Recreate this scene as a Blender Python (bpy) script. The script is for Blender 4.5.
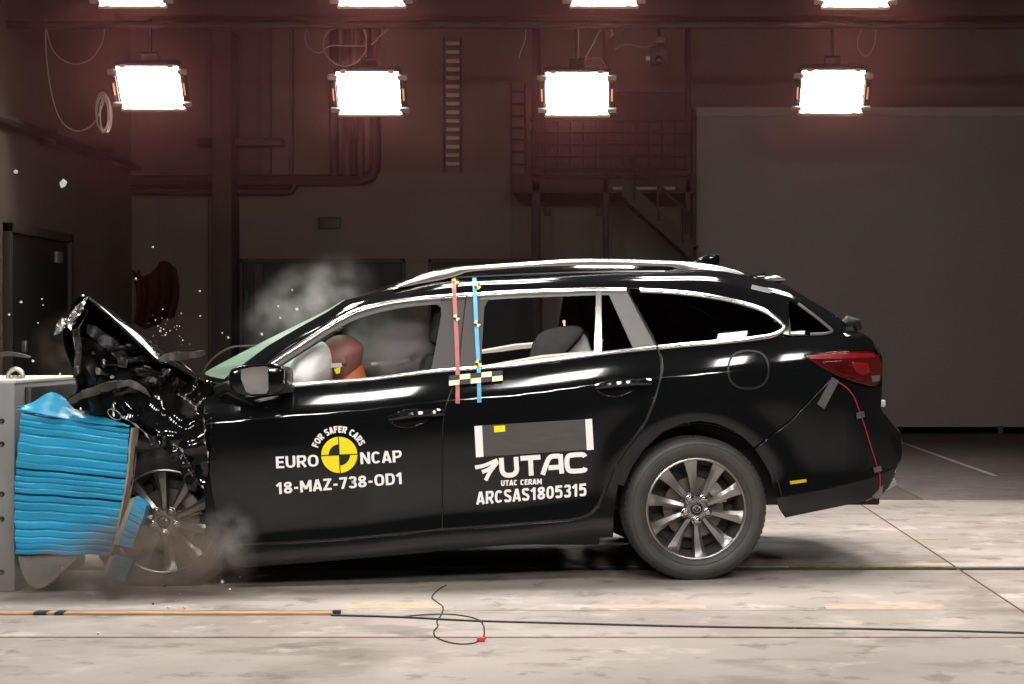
import bpy, bmesh, math, random
from mathutils import Vector, Matrix, noise
from mathutils.geometry import delaunay_2d_cdt

PI = math.pi
SC = bpy.context.scene
COL = SC.collection
for _o in list(bpy.data.objects):
    bpy.data.objects.remove(_o)
rnd = random.Random(7)

# ------------------------------------------------------------------ camera
# The lens was surveyed from the photograph: level camera 1.126 m above the floor,
# 8 m from the near flank of the car, principal point right of the frame's centre.
F, CX, CY, D0, CAMH = 1712.0, 612.0, 340.0, 8.0, 1.126


def at(px, py, Y):
    """The point of the hall seen at (px, py) that stands Y metres behind the car's near flank."""
    d = (Y + D0) / F
    return Vector(((px - CX) * d, Y, CAMH - (py - CY) * d))


cam = bpy.data.cameras.new('camera')
cam.sensor_width = 36.0
cam.lens = F / 1024 * 36
cam.shift_x = (512 - CX) / 1024
cam.shift_y = (CY - 342) / 1024
cam.clip_end = 200
cam_o = bpy.data.objects.new('camera', cam)
cam_o.location = (0, -D0, CAMH)
cam_o.rotation_euler = (PI / 2, 0, 0)
COL.objects.link(cam_o)
SC.camera = cam_o

# ------------------------------------------------------------------ exposure, world
SC.view_settings.view_transform = 'Standard'
SC.view_settings.look = 'None'
SC.view_settings.gamma = 1.0
SC.view_settings.exposure = 0.0
SC.view_settings.use_curve_mapping = False
SC.cycles.use_denoising = True
SC.cycles.max_bounces = 10
SC.cycles.transparent_max_bounces = 16
SC.cycles.volume_bounces = 1
SC.cycles.sample_clamp_indirect = 6.0
SC.cycles.caustics_reflective = False
SC.cycles.caustics_refractive = False

world = bpy.data.worlds.new('world')
world.use_nodes = True
world.node_tree.nodes['Background'].inputs[0].default_value = (0.02, 0.018, 0.017, 1)
world.node_tree.nodes['Background'].inputs[1].default_value = 0.3
SC.world = world


def area(name, loc, target, sx, sy, power, col=(1, .93, .85), spread=180):
    l = bpy.data.lights.new(name, 'AREA')
    l.shape = 'RECTANGLE'
    l.size, l.size_y = sx, sy
    l.energy = power
    l.color = col
    l.spread = math.radians(spread)
    o = bpy.data.objects.new(name, l)
    o.location = loc
    d = Vector(target) - Vector(loc)
    o.rotation_euler = d.to_track_quat('-Z', 'Y').to_euler()
    COL.objects.link(o)
    return o


# overhead bank right above the track
for x in (-2.7, -.9, .9, 2.7):
    for y in (1.0, 2.0):
        area('overhead_light', (x, y, 5.6), (x * 1.05, y * .8 + .05, 0), 1.0, .5, 54, (1, .945, .89), 120)
# two rows of floods on the camera's side, above the frame
for x in (-3.75, -2.4, -1.04, .34, 2.2, 3.6):
    area('front_flood_light', (x, -3.4, 4.9), (x * .8, 0.2, 0.3), .5, .5, 15, (1, .945, .89), 110)
for x in (-3.0, -1.0, 1.0, 3.0):
    area('camera_side_light', (x, -7.2, 3.8), (x * .7, 0.3, .6), .75, .45, 34, (1, .945, .89), 110)


# ------------------------------------------------------------------ materials
def pm(name, col, rough=.5, metal=0., var=.12, scale=6., bump=0., bscale=None, coat=0., spec=.5,
       stretch=(1, 1, 1), trans=0., emis=None, estr=0., alpha=1., ior=1.45, rvar=0.):
    m = bpy.data.materials.new(name)
    m.use_nodes = True
    nt = m.node_tree
    b = nt.nodes['Principled BSDF']
    tc = nt.nodes.new('ShaderNodeTexCoord')
    mp = nt.nodes.new('ShaderNodeMapping')
    mp.inputs['Scale'].default_value = stretch
    nt.links.new(tc.outputs['Object'], mp.inputs['Vector'])
    n = nt.nodes.new('ShaderNodeTexNoise')
    n.inputs['Scale'].default_value = scale
    n.inputs['Detail'].default_value = 6
    nt.links.new(mp.outputs[0], n.inputs['Vector'])
    cr = nt.nodes.new('ShaderNodeValToRGB')
    cr.color_ramp.elements[0].position = .3
    cr.color_ramp.elements[1].position = .7
    cr.color_ramp.elements[0].color = [c * (1 - var) for c in col] + [1]
    cr.color_ramp.elements[1].color = [min(1, c * (1 + var)) for c in col] + [1]
    nt.links.new(n.outputs['Fac'], cr.inputs[0])
    nt.links.new(cr.outputs[0], b.inputs['Base Color'])
    b.inputs['Roughness'].default_value = rough
    b.inputs['Metallic'].default_value = metal
    b.inputs['Coat Weight'].default_value = coat
    b.inputs['Coat Roughness'].default_value = .03
    b.inputs['Specular IOR Level'].default_value = spec
    b.inputs['Transmission Weight'].default_value = trans
    b.inputs['IOR'].default_value = ior
    b.inputs['Alpha'].default_value = alpha
    if rvar:
        mr = nt.nodes.new('ShaderNodeMapRange')
        mr.inputs['To Min'].default_value = max(0, rough - rvar)
        mr.inputs['To Max'].default_value = min(1, rough + rvar)
        nt.links.new(n.outputs['Fac'], mr.inputs['Value'])
        nt.links.new(mr.outputs[0], b.inputs['Roughness'])
    if emis:
        b.inputs['Emission Color'].default_value = (*emis, 1)
        b.inputs['Emission Strength'].default_value = estr
    if bump:
        n2 = nt.nodes.new('ShaderNodeTexNoise')
        n2.inputs['Scale'].default_value = bscale or scale * 4
        n2.inputs['Detail'].default_value = 8
        nt.links.new(mp.outputs[0], n2.inputs['Vector'])
        bp = nt.nodes.new('ShaderNodeBump')
        bp.inputs['Strength'].default_value = bump
        bp.inputs['Distance'].default_value = .02
        nt.links.new(n2.outputs['Fac'], bp.inputs['Height'])
        nt.links.new(bp.outputs[0], b.inputs['Normal'])
    return m


M = {}
M['paint'] = pm('black_paint', (.005, .0058, .0065), .07, 0, .1, 3, coat=0., spec=.62, rvar=.02)
M['paint_dusty'] = pm('dusty_black_paint', (.008, .008, .008), .14, 0, .3, 14, bump=.03, bscale=20, coat=0., spec=.6)
M['chrome'] = pm('chrome', (.62, .61, .60), .16, 1, .03, 5)
M['rail'] = pm('satin_alloy', (.74, .72, .70), .24, 1, .04, 5)
M['grey_trim'] = pm('grey_satin_trim', (.13, .128, .128), .42, .2, .06, 12)
M['pillar_trim_shaded'] = pm('shaded_satin_pillar_trim', (.043, .041, .041), .45, .1, .06, 12)  # darker copy of the grey trim: shade from orientation put into the colour
M['dark_trim'] = pm('dark_grey_trim', (.075, .072, .07), .4, .2, .08, 12)
M['black_plastic'] = pm('black_plastic', (.009, .009, .0095), .45, 0, .2, 20, bump=.05)
M['valance'] = pm('satin_black_plastic', (.013, .013, .0135), .38, 0, .12, 12, bump=.03)
M['grey_plastic'] = pm('scuffed_grey_plastic', (.045, .041, .038), .5, 0, .25, 20, bump=.1)
M['rubber'] = pm('tyre_rubber', (.05, .0485, .047), .48, 0, .18, 14, bump=.06, bscale=60)
M['alloy_grey'] = pm('gunmetal_alloy', (.30, .29, .285), .30, .9, .06, 9)
M['alloy_bright'] = pm('machined_alloy', (.62, .60, .58), .26, 1, .04, 9)
M['rim_dark'] = pm('dark_alloy', (.22, .21, .20), .32, .8, .1, 9)
M['disc'] = pm('brake_steel', (.17, .145, .125), .42, .8, .2, 12)
M['steel'] = pm('bare_steel', (.45, .43, .41), .38, .8, .2, 10)
M['dark_steel'] = pm('dark_steel', (.05, .047, .045), .5, .5, .25, 10)
M['interior'] = pm('black_upholstery', (.022, .021, .021), .75, 0, .2, 25, bump=.15, bscale=90)
M['seat_grey'] = pm('grey_upholstery', (.055, .052, .052), .8, 0, .15, 30, bump=.15, bscale=90)
M['cream'] = pm('pale_trim', (.42, .38, .34), .6, 0, .08, 10)
M['airbag'] = pm('airbag_fabric', (.93, .92, .91), .85, 0, .04, 10, bump=.1, bscale=40)
M['white_cloth'] = pm('white_padding', (.72, .70, .68), .8, 0, .05, 12)
M['skin'] = pm('vinyl_skin', (.30, .13, .105), .48, 0, .12, 9, bump=.05)
M['orange'] = pm('orange_collar', (.62, .17, .05), .5, 0, .1, 10)
M['suit'] = pm('dark_suit_cloth', (.05, .045, .05), .8, 0, .2, 20, bump=.1)
M['red_lamp'] = pm('red_lamp_lens', (.075, .004, .005), .1, 0, .35, 22, coat=1, stretch=(1, 1, 3))
M['red_lit'] = pm('red_reflector', (.20, .009, .008), .25, 0, .2, 20, coat=1)
M['smoked_red'] = pm('smoked_red_lens', (.06, .004, .005), .1, 0, .3, 22, coat=1)
M['white_paint'] = pm('white_vinyl_print', (.92, .92, .92), .55, 0, .02, 10)
M['yellow_print'] = pm('yellow_vinyl_print', (.92, .80, .01), .5, 0, .03, 10)
M['amber_print'] = pm('amber_vinyl_print', (.62, .42, .02), .5, 0, .05, 10)
M['black_print'] = pm('black_vinyl_print', (.01, .01, .01), .5, 0, .05, 10)
M['grey_vinyl'] = pm('grey_vinyl', (.075, .072, .068), .7, 0, .12, 8, stretch=(1, 1, 8))
M['cream_print'] = pm('cream_vinyl', (.80, .72, .48), .6, 0, .05, 10)
M['red_tape'] = pm('red_tape', (.46, .13, .12), .5, 0, .12, 20)
M['blue_tape'] = pm('blue_tape', (.12, .42, .66), .5, 0, .1, 20)
M['silver_tape'] = pm('silver_tape', (.15, .15, .145), .35, .5, .2, 30)
M['red_wire'] = pm('red_wire', (.34, .02, .03), .5, 0, .1, 20)
M['blue'] = pm('blue_foil', (.03, .36, .62), .30, .15, .22, 5, stretch=(.8, .8, 5), bump=.12, bscale=9)
M['blue_dull'] = pm('blue_honeycomb', (.04, .26, .44), .5, .1, .2, 20, stretch=(1, 1, 8), bump=.2, bscale=20)
M['glue'] = pm('beige_glue_sheet', (.36, .30, .22), .6, 0, .2, 14)
M['barrier'] = pm('grey_barrier_paint', (.225, .232, .228), .5, .1, .12, 4, bump=.04)
M['barrier_top'] = pm('pale_barrier_edge', (.62, .58, .50), .5, 0, .12, 6)
M['cable'] = pm('black_cable', (.02, .022, .026), .45, 0, .1, 20)
M['pale_cable'] = pm('pale_cable', (.42, .36, .32), .5, 0, .1, 20)
M['red_plastic'] = pm('red_connector', (.62, .05, .04), .4, 0, .1, 20)
M['wood'] = pm('orange_wood', (.46, .27, .13), .6, 0, .25, 12, stretch=(.6, 6, 6))
M['wall'] = pm('painted_hall_wall', (.235, .18, .145), .85, 0, .10, 1.2, bump=.05, bscale=14)
M['wall_dark'] = pm('dark_wall_paint', (.15, .115, .10), .85, 0, .15, 1.4, bump=.05, bscale=14)  # darker variant of the wall colour
M['column'] = pm('dark_column_paint', (.10, .08, .07), .8, 0, .15, 2)
M['screen'] = pm('screen_board', (.33, .29, .27), .8, 0, .04, 1.0)
M['screen_edge'] = pm('screen_edge', (.42, .37, .34), .7, 0, .05, 3)
M['ceiling'] = pm('ceiling_paint', (.16, .11, .10), .9, 0, .12, 1.2)
M['pipe'] = pm('dark_pipe', (.075, .055, .05), .5, .3, .15, 6)
M['duct'] = pm('dull_duct', (.12, .09, .085), .55, .3, .12, 6)
M['mezz'] = pm('dark_scaffold_steel', (.05, .036, .033), .6, .4, .15, 6)
M['mezz_bright'] = pm('step_edge_highlight', (.34, .28, .25), .5, .3, .1, 6)  # pale tone paints the highlight along the mezzanine shelf
M['rung'] = pm('pale_ladder_rung', (.62, .52, .47), .5, .1, .1, 6)
M['door'] = pm('door_paint_and_doorway_shade', (.035, .032, .032), .6, 0, .15, 3)  # paint of the left door, and shade painted into the far doorways
M['red_cloth'] = pm('dark_red_cloth', (.085, .02, .014), .85, 0, .2, 10, bump=.1)
M['sign'] = pm('dark_sign_face', (.05, .06, .05), .5, 0, .2, 10)
M['lamp_body'] = pm('dark_lamp_housing', (.04, .032, .03), .5, .3, .15, 10)
M['lamp_clip'] = pm('pale_lamp_clip', (.42, .36, .34), .5, .2, .06, 10)
M['lamp_slot'] = pm('lamp_slot_filter', (.60, .28, .08), .4, 0, .2, 30, emis=(1, .45, .15), estr=.6)
M['lamp_on'] = pm('lamp_face', (1, 1, 1), .5, 0, 0, 5, emis=(1, .93, .86), estr=28)
M['lamp_lip'] = pm('lamp_lip', (.62, .5, .42), .5, .2, .06, 10)
M['debris_dark'] = pm('dark_shard', (.03, .03, .032), .2, 0, .2, 20, coat=.6)
M['debris_pale'] = pm('pale_shard', (.62, .60, .58), .35, 0, .15, 20)
M['yellow_paint'] = pm('worn_yellow_line', (.33, .25, .07), .7, 0, .5, 22, stretch=(1, 4, 1))
M['orange_paint'] = pm('worn_orange_line', (.43, .345, .245), .8, 0, .25, 14, stretch=(1, 4, 1))
M['joint'] = pm('rusty_joint_filler', (.085, .045, .032), .9, 0, .6, 9, stretch=(1, 6, 1))
M['rail_steel'] = pm('rusty_rail', (.09, .075, .065), .5, .5, .3, 20, stretch=(1, 5, 1))


def glass_mat(name, col, density=.5, rough=.02):
    m = bpy.data.materials.new(name)
    m.use_nodes = True
    nt = m.node_tree
    nt.nodes.remove(nt.nodes['Principled BSDF'])
    out = nt.nodes['Material Output']
    tr = nt.nodes.new('ShaderNodeBsdfTransparent')
    tr.inputs[0].default_value = (*col, 1)
    gl = nt.nodes.new('ShaderNodeBsdfGlossy')
    gl.inputs['Roughness'].default_value = rough
    fr = nt.nodes.new('ShaderNodeFresnel')
    fr.inputs['IOR'].default_value = 1.5
    tc = nt.nodes.new('ShaderNodeTexCoord')
    n = nt.nodes.new('ShaderNodeTexNoise')
    n.inputs['Scale'].default_value = 2.0
    nt.links.new(tc.outputs['Object'], n.inputs['Vector'])
    bp = nt.nodes.new('ShaderNodeBump')
    bp.inputs['Strength'].default_value = .02
    nt.links.new(n.outputs['Fac'], bp.inputs['Height'])
    nt.links.new(bp.outputs[0], gl.inputs['Normal'])
    mx = nt.nodes.new('ShaderNodeMixShader')
    nt.links.new(fr.outputs[0], mx.inputs[0])
    nt.links.new(tr.outputs[0], mx.inputs[1])
    nt.links.new(gl.outputs[0], mx.inputs[2])
    nt.links.new(mx.outputs[0], out.inputs['Surface'])
    return m


M['tint'] = glass_mat('tinted_glass', (.06, .062, .065))
M['tint2'] = glass_mat('dark_tinted_glass', (.02, .021, .022))
M['plastic_clear'] = pm('clear_plastic', (.8, .78, .75), .25, 0, .05, 10, alpha=.22)


def windscreen_mat():
    m = bpy.data.materials.new('cracked_green_glass')
    m.use_nodes = True
    nt = m.node_tree
    b = nt.nodes['Principled BSDF']
    b.inputs['Base Color'].default_value = (.42, .60, .46, 1)
    b.inputs['Roughness'].default_value = .35
    tl = nt.nodes.new('ShaderNodeBsdfTranslucent')
    tl.inputs[0].default_value = (.50, .68, .54, 1)
    tp = nt.nodes.new('ShaderNodeBsdfTransparent')
    tp.inputs[0].default_value = (.62, .82, .68, 1)
    tc = nt.nodes.new('ShaderNodeTexCoord')
    v = nt.nodes.new('ShaderNodeTexVoronoi')
    v.feature = 'DISTANCE_TO_EDGE'
    v.inputs['Scale'].default_value = 9
    nt.links.new(tc.outputs['Object'], v.inputs['Vector'])
    mr = nt.nodes.new('ShaderNodeMapRange')
    mr.inputs['From Max'].default_value = .03
    mr.inputs['To Min'].default_value = .15
    mr.inputs['To Max'].default_value = .32
    nt.links.new(v.outputs['Distance'], mr.inputs['Value'])
    m1 = nt.nodes.new('ShaderNodeMixShader')
    m1.inputs[0].default_value = .5
    m2 = nt.nodes.new('ShaderNodeMixShader')
    nt.links.new(b.outputs[0], m1.inputs[1])
    nt.links.new(tl.outputs[0], m1.inputs[2])
    nt.links.new(mr.outputs[0], m2.inputs[0])
    nt.links.new(m1.outputs[0], m2.inputs[1])
    nt.links.new(tp.outputs[0], m2.inputs[2])
    nt.links.new(m2.outputs[0], nt.nodes['Material Output'].inputs['Surface'])
    return m


M['windscreen'] = windscreen_mat()


def concrete_mat(name, base, stain, streak, seed):
    """Worn concrete: cloudy tone, scuffs drawn along the track, dark stains, pits."""
    m = bpy.data.materials.new(name)
    m.use_nodes = True
    nt = m.node_tree
    L = nt.links.new
    b = nt.nodes['Principled BSDF']
    tc = nt.nodes.new('ShaderNodeTexCoord')

    def nz(scale, st, det=8, off=0.):
        mp = nt.nodes.new('ShaderNodeMapping')
        mp.inputs['Scale'].default_value = st
        mp.inputs['Location'].default_value = (seed + off, seed * .7, 0)
        L(tc.outputs['Object'], mp.inputs['Vector'])
        n = nt.nodes.new('ShaderNodeTexNoise')
        n.inputs['Scale'].default_value = scale
        n.inputs['Detail'].default_value = det
        n.inputs['Roughness'].default_value = .62
        L(mp.outputs[0], n.inputs['Vector'])
        return n.outputs['Fac']

    def ramp(v, a, bb):
        r = nt.nodes.new('ShaderNodeMapRange')
        r.inputs['From Min'].default_value = a
        r.inputs['From Max'].default_value = bb
        L(v, r.inputs['Value'])
        return r.outputs[0]

    def mix(f, a, bb, mode='MIX'):
        x = nt.nodes.new('ShaderNodeMix')
        x.data_type = 'RGBA'
        x.blend_type = mode
        if isinstance(f, float):
            x.inputs[0].default_value = f
        else:
            L(f, x.inputs[0])
        for s, val in ((6, a), (7, bb)):
            if isinstance(val, tuple):
                x.inputs[s].default_value = (*val, 1)
            else:
                L(val, x.inputs[s])
        return x.outputs[2]

    def mul(v, k):
        x = nt.nodes.new('ShaderNodeMath')
        x.operation = 'MULTIPLY'
        x.inputs[1].default_value = k
        L(v, x.inputs[0])
        return x.outputs[0]

    cloud = ramp(nz(.9, (.7, .8, 1)), .3, .7)
    c = mix(cloud, tuple(x * .78 for x in base), tuple(min(1, x * 1.16) for x in base))
    st = mul(ramp(nz(1.3, (.7, .7, 1), 12, 3), .50, .60), .75)
    c = mix(st, c, stain)
    sk = mul(ramp(nz(3.0, (.5, .9, 1), 14, 9), .53, .62), .7)
    c = mix(sk, c, streak)
    wh = mul(ramp(nz(4.2, (.6, .7, 1), 14, 15), .56, .64), .6)
    c = mix(wh, c, tuple(min(1, x * 1.45) for x in base))
    dk = mul(ramp(nz(6.0, (.8, .8, 1), 14, 21), .57, .64), .6)
    c = mix(dk, c, tuple(x * .38 for x in base))
    ru = mul(ramp(nz(2.0, (.35, 1.8, 1), 10, 33), .60, .70), .35)
    c = mix(ru, c, (base[0] * .95, base[1] * .72, base[2] * .5))
    L(c, b.inputs['Base Color'])
    b.inputs['Roughness'].default_value = .62
    b.inputs['Specular IOR Level'].default_value = .35
    bp = nt.nodes.new('ShaderNodeBump')
    bp.inputs['Strength'].default_value = .25
    bp.inputs['Distance'].default_value = .01
    L(nz(40, (1, 1, 1), 6), bp.inputs['Height'])
    L(bp.outputs[0], b.inputs['Normal'])
    return m


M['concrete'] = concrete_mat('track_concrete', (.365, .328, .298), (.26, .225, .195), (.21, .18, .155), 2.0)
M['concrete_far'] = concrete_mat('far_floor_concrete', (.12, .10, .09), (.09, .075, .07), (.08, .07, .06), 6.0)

# ------------------------------------------------------------------ object helpers
ORIG = {}


def tag(o, label=None, cat=None, group=None, kind=None):
    if label: o['label'] = label
    if cat: o['category'] = cat
    if group: o['group'] = group
    if kind: o['kind'] = kind
    return o


def thing(name, label, cat, loc=(0, 0, 0), group=None):
    o = bpy.data.objects.new(name, None)
    o.empty_display_size = .2
    COL.objects.link(o)
    o.location = loc
    ORIG[o] = Vector(loc)
    return tag(o, label, cat, group)


def finish(name, me, mat, parent=None, origin=None, sharp=35):
    """Link a mesh written in hall coordinates as one object (a child when parent is given)."""
    if origin is None:
        origin = ORIG.get(parent, Vector((0, 0, 0))) if parent else Vector((0, 0, 0))
    if origin.length:
        me.transform(Matrix.Translation(-origin))
    if isinstance(mat, (list, tuple)):
        for q in mat: me.materials.append(q)
    else:
        me.materials.append(mat)
    o = bpy.data.objects.new(name, me)
    COL.objects.link(o)
    if parent:
        o.parent = parent
    ORIG[o] = origin
    if sharp is not None:
        me.shade_smooth()
        me.set_sharp_from_angle(angle=math.radians(sharp))
    return o


class MB:
    def __init__(self):
        self.bm = bmesh.new()

    def box(self, c, s, rot=None, bevel=0.):
        r = bmesh.ops.create_cube(self.bm, size=1)
        mt = Matrix.Translation(Vector(c))
        if rot is not None:
            mt = mt @ rot.to_4x4()
        mt = mt @ Matrix.Diagonal((*s, 1))
        bmesh.ops.transform(self.bm, matrix=mt, verts=r['verts'])
        if bevel:
            es = list({e for v in r['verts'] for e in v.link_edges})
            bmesh.ops.bevel(self.bm, geom=es, offset=bevel, segments=2, profile=.5, affect='EDGES')
        return self

    def span(self, a, b, bevel=0.):
        a, b = Vector(a), Vector(b)
        return self.box((a + b) / 2, [abs(x) for x in (b - a)], None, bevel)

    def tube(self, pts, r, n=8, caps=True, closed=False):
        pts = [Vector(p) for p in pts]
        rs = r if isinstance(r, (list, tuple)) else [r] * len(pts)
        rings = []
        up = None
        N = len(pts)
        for i, p in enumerate(pts):
            a = pts[i - 1] if (i > 0 or closed) else p
            b = pts[(i + 1) % N] if (i < N - 1 or closed) else p
            t = (b - a).normalized()
            if up is None:
                up = t.orthogonal().normalized()
            else:
                up = (up - t * up.dot(t))
                if up.length < 1e-6: up = t.orthogonal()
                up.normalize()
            s = t.cross(up)
            rings.append([self.bm.verts.new(p + rs[i] * (math.cos(2 * PI * k / n) * up + math.sin(2 * PI * k / n) * s)) for k in range(n)])
        for i in range(N if closed else N - 1):
            A, B = rings[i], rings[(i + 1) % N]
            for k in range(n):
                self.bm.faces.new((A[k], A[(k + 1) % n], B[(k + 1) % n], B[k]))
        if caps and not closed:
            self.bm.faces.new(rings[0][::-1])
            self.bm.faces.new(rings[-1])
        return self

    def lathe(self, prof, n=64, c=(0, 0, 0), axis='Y', closed=True):
        """prof: (radius, along-axis) pairs."""
        c = Vector(c)
        rings = []
        for r, y in prof:
            ring = []
            for k in range(n):
                a = 2 * PI * k / n
                if axis == 'Y': v = Vector((r * math.cos(a), y, r * math.sin(a)))
                elif axis == 'Z': v = Vector((r * math.cos(a), r * math.sin(a), y))
                else: v = Vector((y, r * math.cos(a), r * math.sin(a)))
                ring.append(self.bm.verts.new(c + v))
            rings.append(ring)
        m = len(rings)
        for i in range(m if closed else m - 1):
            A, B = rings[i], rings[(i + 1) % m]
            for k in range(n):
                self.bm.faces.new((A[k], A[(k + 1) % n], B[(k + 1) % n], B[k]))
        if not closed:
            for ring in (rings[0], rings[-1]):
                self.bm.faces.new(ring)
        return self

    def prism(self, pts, off):
        """pts: a planar 3D outline, extruded by the vector off."""
        off = Vector(off)
        a = [self.bm.verts.new(Vector(p)) for p in pts]
        b = [self.bm.verts.new(Vector(p) + off) for p in pts]
        self.bm.faces.new(a)
        self.bm.faces.new(b[::-1])
        n = len(a)
        for i in range(n):
            self.bm.faces.new((a[i], b[i], b[(i + 1) % n], a[(i + 1) % n]))
        return self

    def grid(self, fn, nu, nv):
        vs = [[self.bm.verts.new(fn(i / nu, j / nv)) for j in range(nv + 1)] for i in range(nu + 1)]
        for i in range(nu):
            for j in range(nv):
                self.bm.faces.new((vs[i][j], vs[i + 1][j], vs[i + 1][j + 1], vs[i][j + 1]))
        return self

    def ell(self, c, r, rot=None, seg=20, ring=14):
        res = bmesh.ops.create_uvsphere(self.bm, u_segments=seg, v_segments=ring, radius=1)
        mt = Matrix.Translation(Vector(c))
        if rot is not None: mt = mt @ rot.to_4x4()
        mt = mt @ Matrix.Diagonal((*r, 1))
        bmesh.ops.transform(self.bm, matrix=mt, verts=res['verts'])
        return self

    def build(self, name, mat, parent=None, sharp=35, bevel=0., origin=None, solid=0., recalc=True):
        bm = self.bm
        if solid:
            bmesh.ops.recalc_face_normals(bm, faces=bm.faces)
            bmesh.ops.solidify(bm, geom=bm.faces[:], thickness=solid)
        if bevel:
            bmesh.ops.remove_doubles(bm, verts=bm.verts, dist=1e-5)
            es = [e for e in bm.edges if len(e.link_faces) == 2 and e.calc_face_angle(0) > .6]
            bmesh.ops.bevel(bm, geom=es, offset=bevel, segments=2, profile=.5, affect='EDGES', clamp_overlap=True)
        if recalc:
            bmesh.ops.recalc_face_normals(bm, faces=bm.faces)
        me = bpy.data.meshes.new(name)
        bm.to_mesh(me)
        bm.free()
        return finish(name, me, mat, parent, origin, sharp)


def copy_tree(o, parent=None):
    c = o.copy()
    COL.objects.link(c)
    ORIG[c] = ORIG.get(o, Vector((0, 0, 0)))
    if parent: c.parent = parent
    for ch in list(o.children):
        copy_tree(ch, c)
    return c


def smooth_path(pts, n=6, closed=False):
    """Catmull-Rom through the points (2D or 3D)."""
    P = [Vector(p) for p in pts]
    N = len(P)
    out = []
    for i in range(N if closed else N - 1):
        if closed:
            a, b, c, d = P[i - 1], P[i], P[(i + 1) % N], P[(i + 2) % N]
        else:
            a = P[i - 1] if i else P[0] * 2 - P[1]
            b, c = P[i], P[i + 1]
            d = P[i + 2] if i + 2 < N else P[-1] * 2 - P[-2]
        for k in range(n):
            t = k / n
            out.append(.5 * (2 * b + (c - a) * t + (2 * a - 5 * b + 4 * c - d) * t * t + (3 * b - a - 3 * c + d) * t ** 3))
    if not closed:
        out.append(P[-1])
    return out


def table(xs, ys):
    def f(x):
        if x <= xs[0]: return ys[0]
        if x >= xs[-1]: return ys[-1]
        i = 0
        while xs[i + 1] < x: i += 1
        n = len(xs)

        def sl(j):
            if j <= 0: return (ys[1] - ys[0]) / (xs[1] - xs[0])
            if j >= n - 1: return (ys[-1] - ys[-2]) / (xs[-1] - xs[-2])
            s0 = (ys[j] - ys[j - 1]) / (xs[j] - xs[j - 1])
            s1 = (ys[j + 1] - ys[j]) / (xs[j + 1] - xs[j])
            if s0 * s1 <= 0: return 0.
            return 2 * s0 * s1 / (s0 + s1)
        h = xs[i + 1] - xs[i]
        t = (x - xs[i]) / h
        return ((2 * t ** 3 - 3 * t * t + 1) * ys[i] + (t ** 3 - 2 * t * t + t) * h * sl(i)
                + (-2 * t ** 3 + 3 * t * t) * ys[i + 1] + (t ** 3 - t * t) * h * sl(i + 1))
    return f


def spline(xs, ys):
    """Natural cubic spline: continuous curvature, so that the paint mirrors cleanly."""
    n = len(xs)
    h = [xs[i + 1] - xs[i] for i in range(n - 1)]
    al = [0] + [3 * ((ys[i + 1] - ys[i]) / h[i] - (ys[i] - ys[i - 1]) / h[i - 1]) for i in range(1, n - 1)]
    l, mu, z = [1.], [0.], [0.]
    for i in range(1, n - 1):
        l.append(2 * (xs[i + 1] - xs[i - 1]) - h[i - 1] * mu[i - 1])
        mu.append(h[i] / l[i])
        z.append((al[i] - h[i - 1] * z[i - 1]) / l[i])
    cc = [0.] * n
    for i in range(n - 2, 0, -1):
        cc[i] = z[i] - mu[i] * cc[i + 1]

    def f(x):
        x = min(max(x, xs[0]), xs[-1])
        i = 0
        while i < n - 2 and xs[i + 1] < x: i += 1
        t = x - xs[i]
        bb = (ys[i + 1] - ys[i]) / h[i] - h[i] * (cc[i + 1] + 2 * cc[i]) / 3
        return ys[i] + bb * t + cc[i] * t * t + (cc[i + 1] - cc[i]) / (3 * h[i]) * t ** 3
    return f


def resample(pts, step, closed=True):
    out = []
    n = len(pts)
    for i in range(n if closed else n - 1):
        a, b = Vector(pts[i]), Vector(pts[(i + 1) % n])
        k = max(1, int(round((b - a).length / step)))
        for j in range(k):
            out.append(a.lerp(b, j / k))
    if not closed:
        out.append(Vector(pts[-1]))
    return out


def inside(p, poly):
    x, y = p[0], p[1]
    c = False
    j = len(poly) - 1
    for i in range(len(poly)):
        xi, yi = poly[i][0], poly[i][1]
        xj, yj = poly[j][0], poly[j][1]
        if (yi > y) != (yj > y) and x < (xj - xi) * (y - yi) / (yj - yi) + xi:
            c = not c
        j = i
    return c


def seg_dist(p, poly):
    best = 1e9
    n = len(poly)
    px, py = p[0], p[1]
    for i in range(n):
        ax, ay = poly[i][0], poly[i][1]
        bx, by = poly[(i + 1) % n][0], poly[(i + 1) % n][1]
        dx, dy = bx - ax, by - ay
        l2 = dx * dx + dy * dy
        t = 0 if l2 == 0 else max(0, min(1, ((px - ax) * dx + (py - ay) * dy) / l2))
        d = (px - ax - t * dx) ** 2 + (py - ay - t * dy) ** 2
        if d < best: best = d
    return math.sqrt(best)


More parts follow.
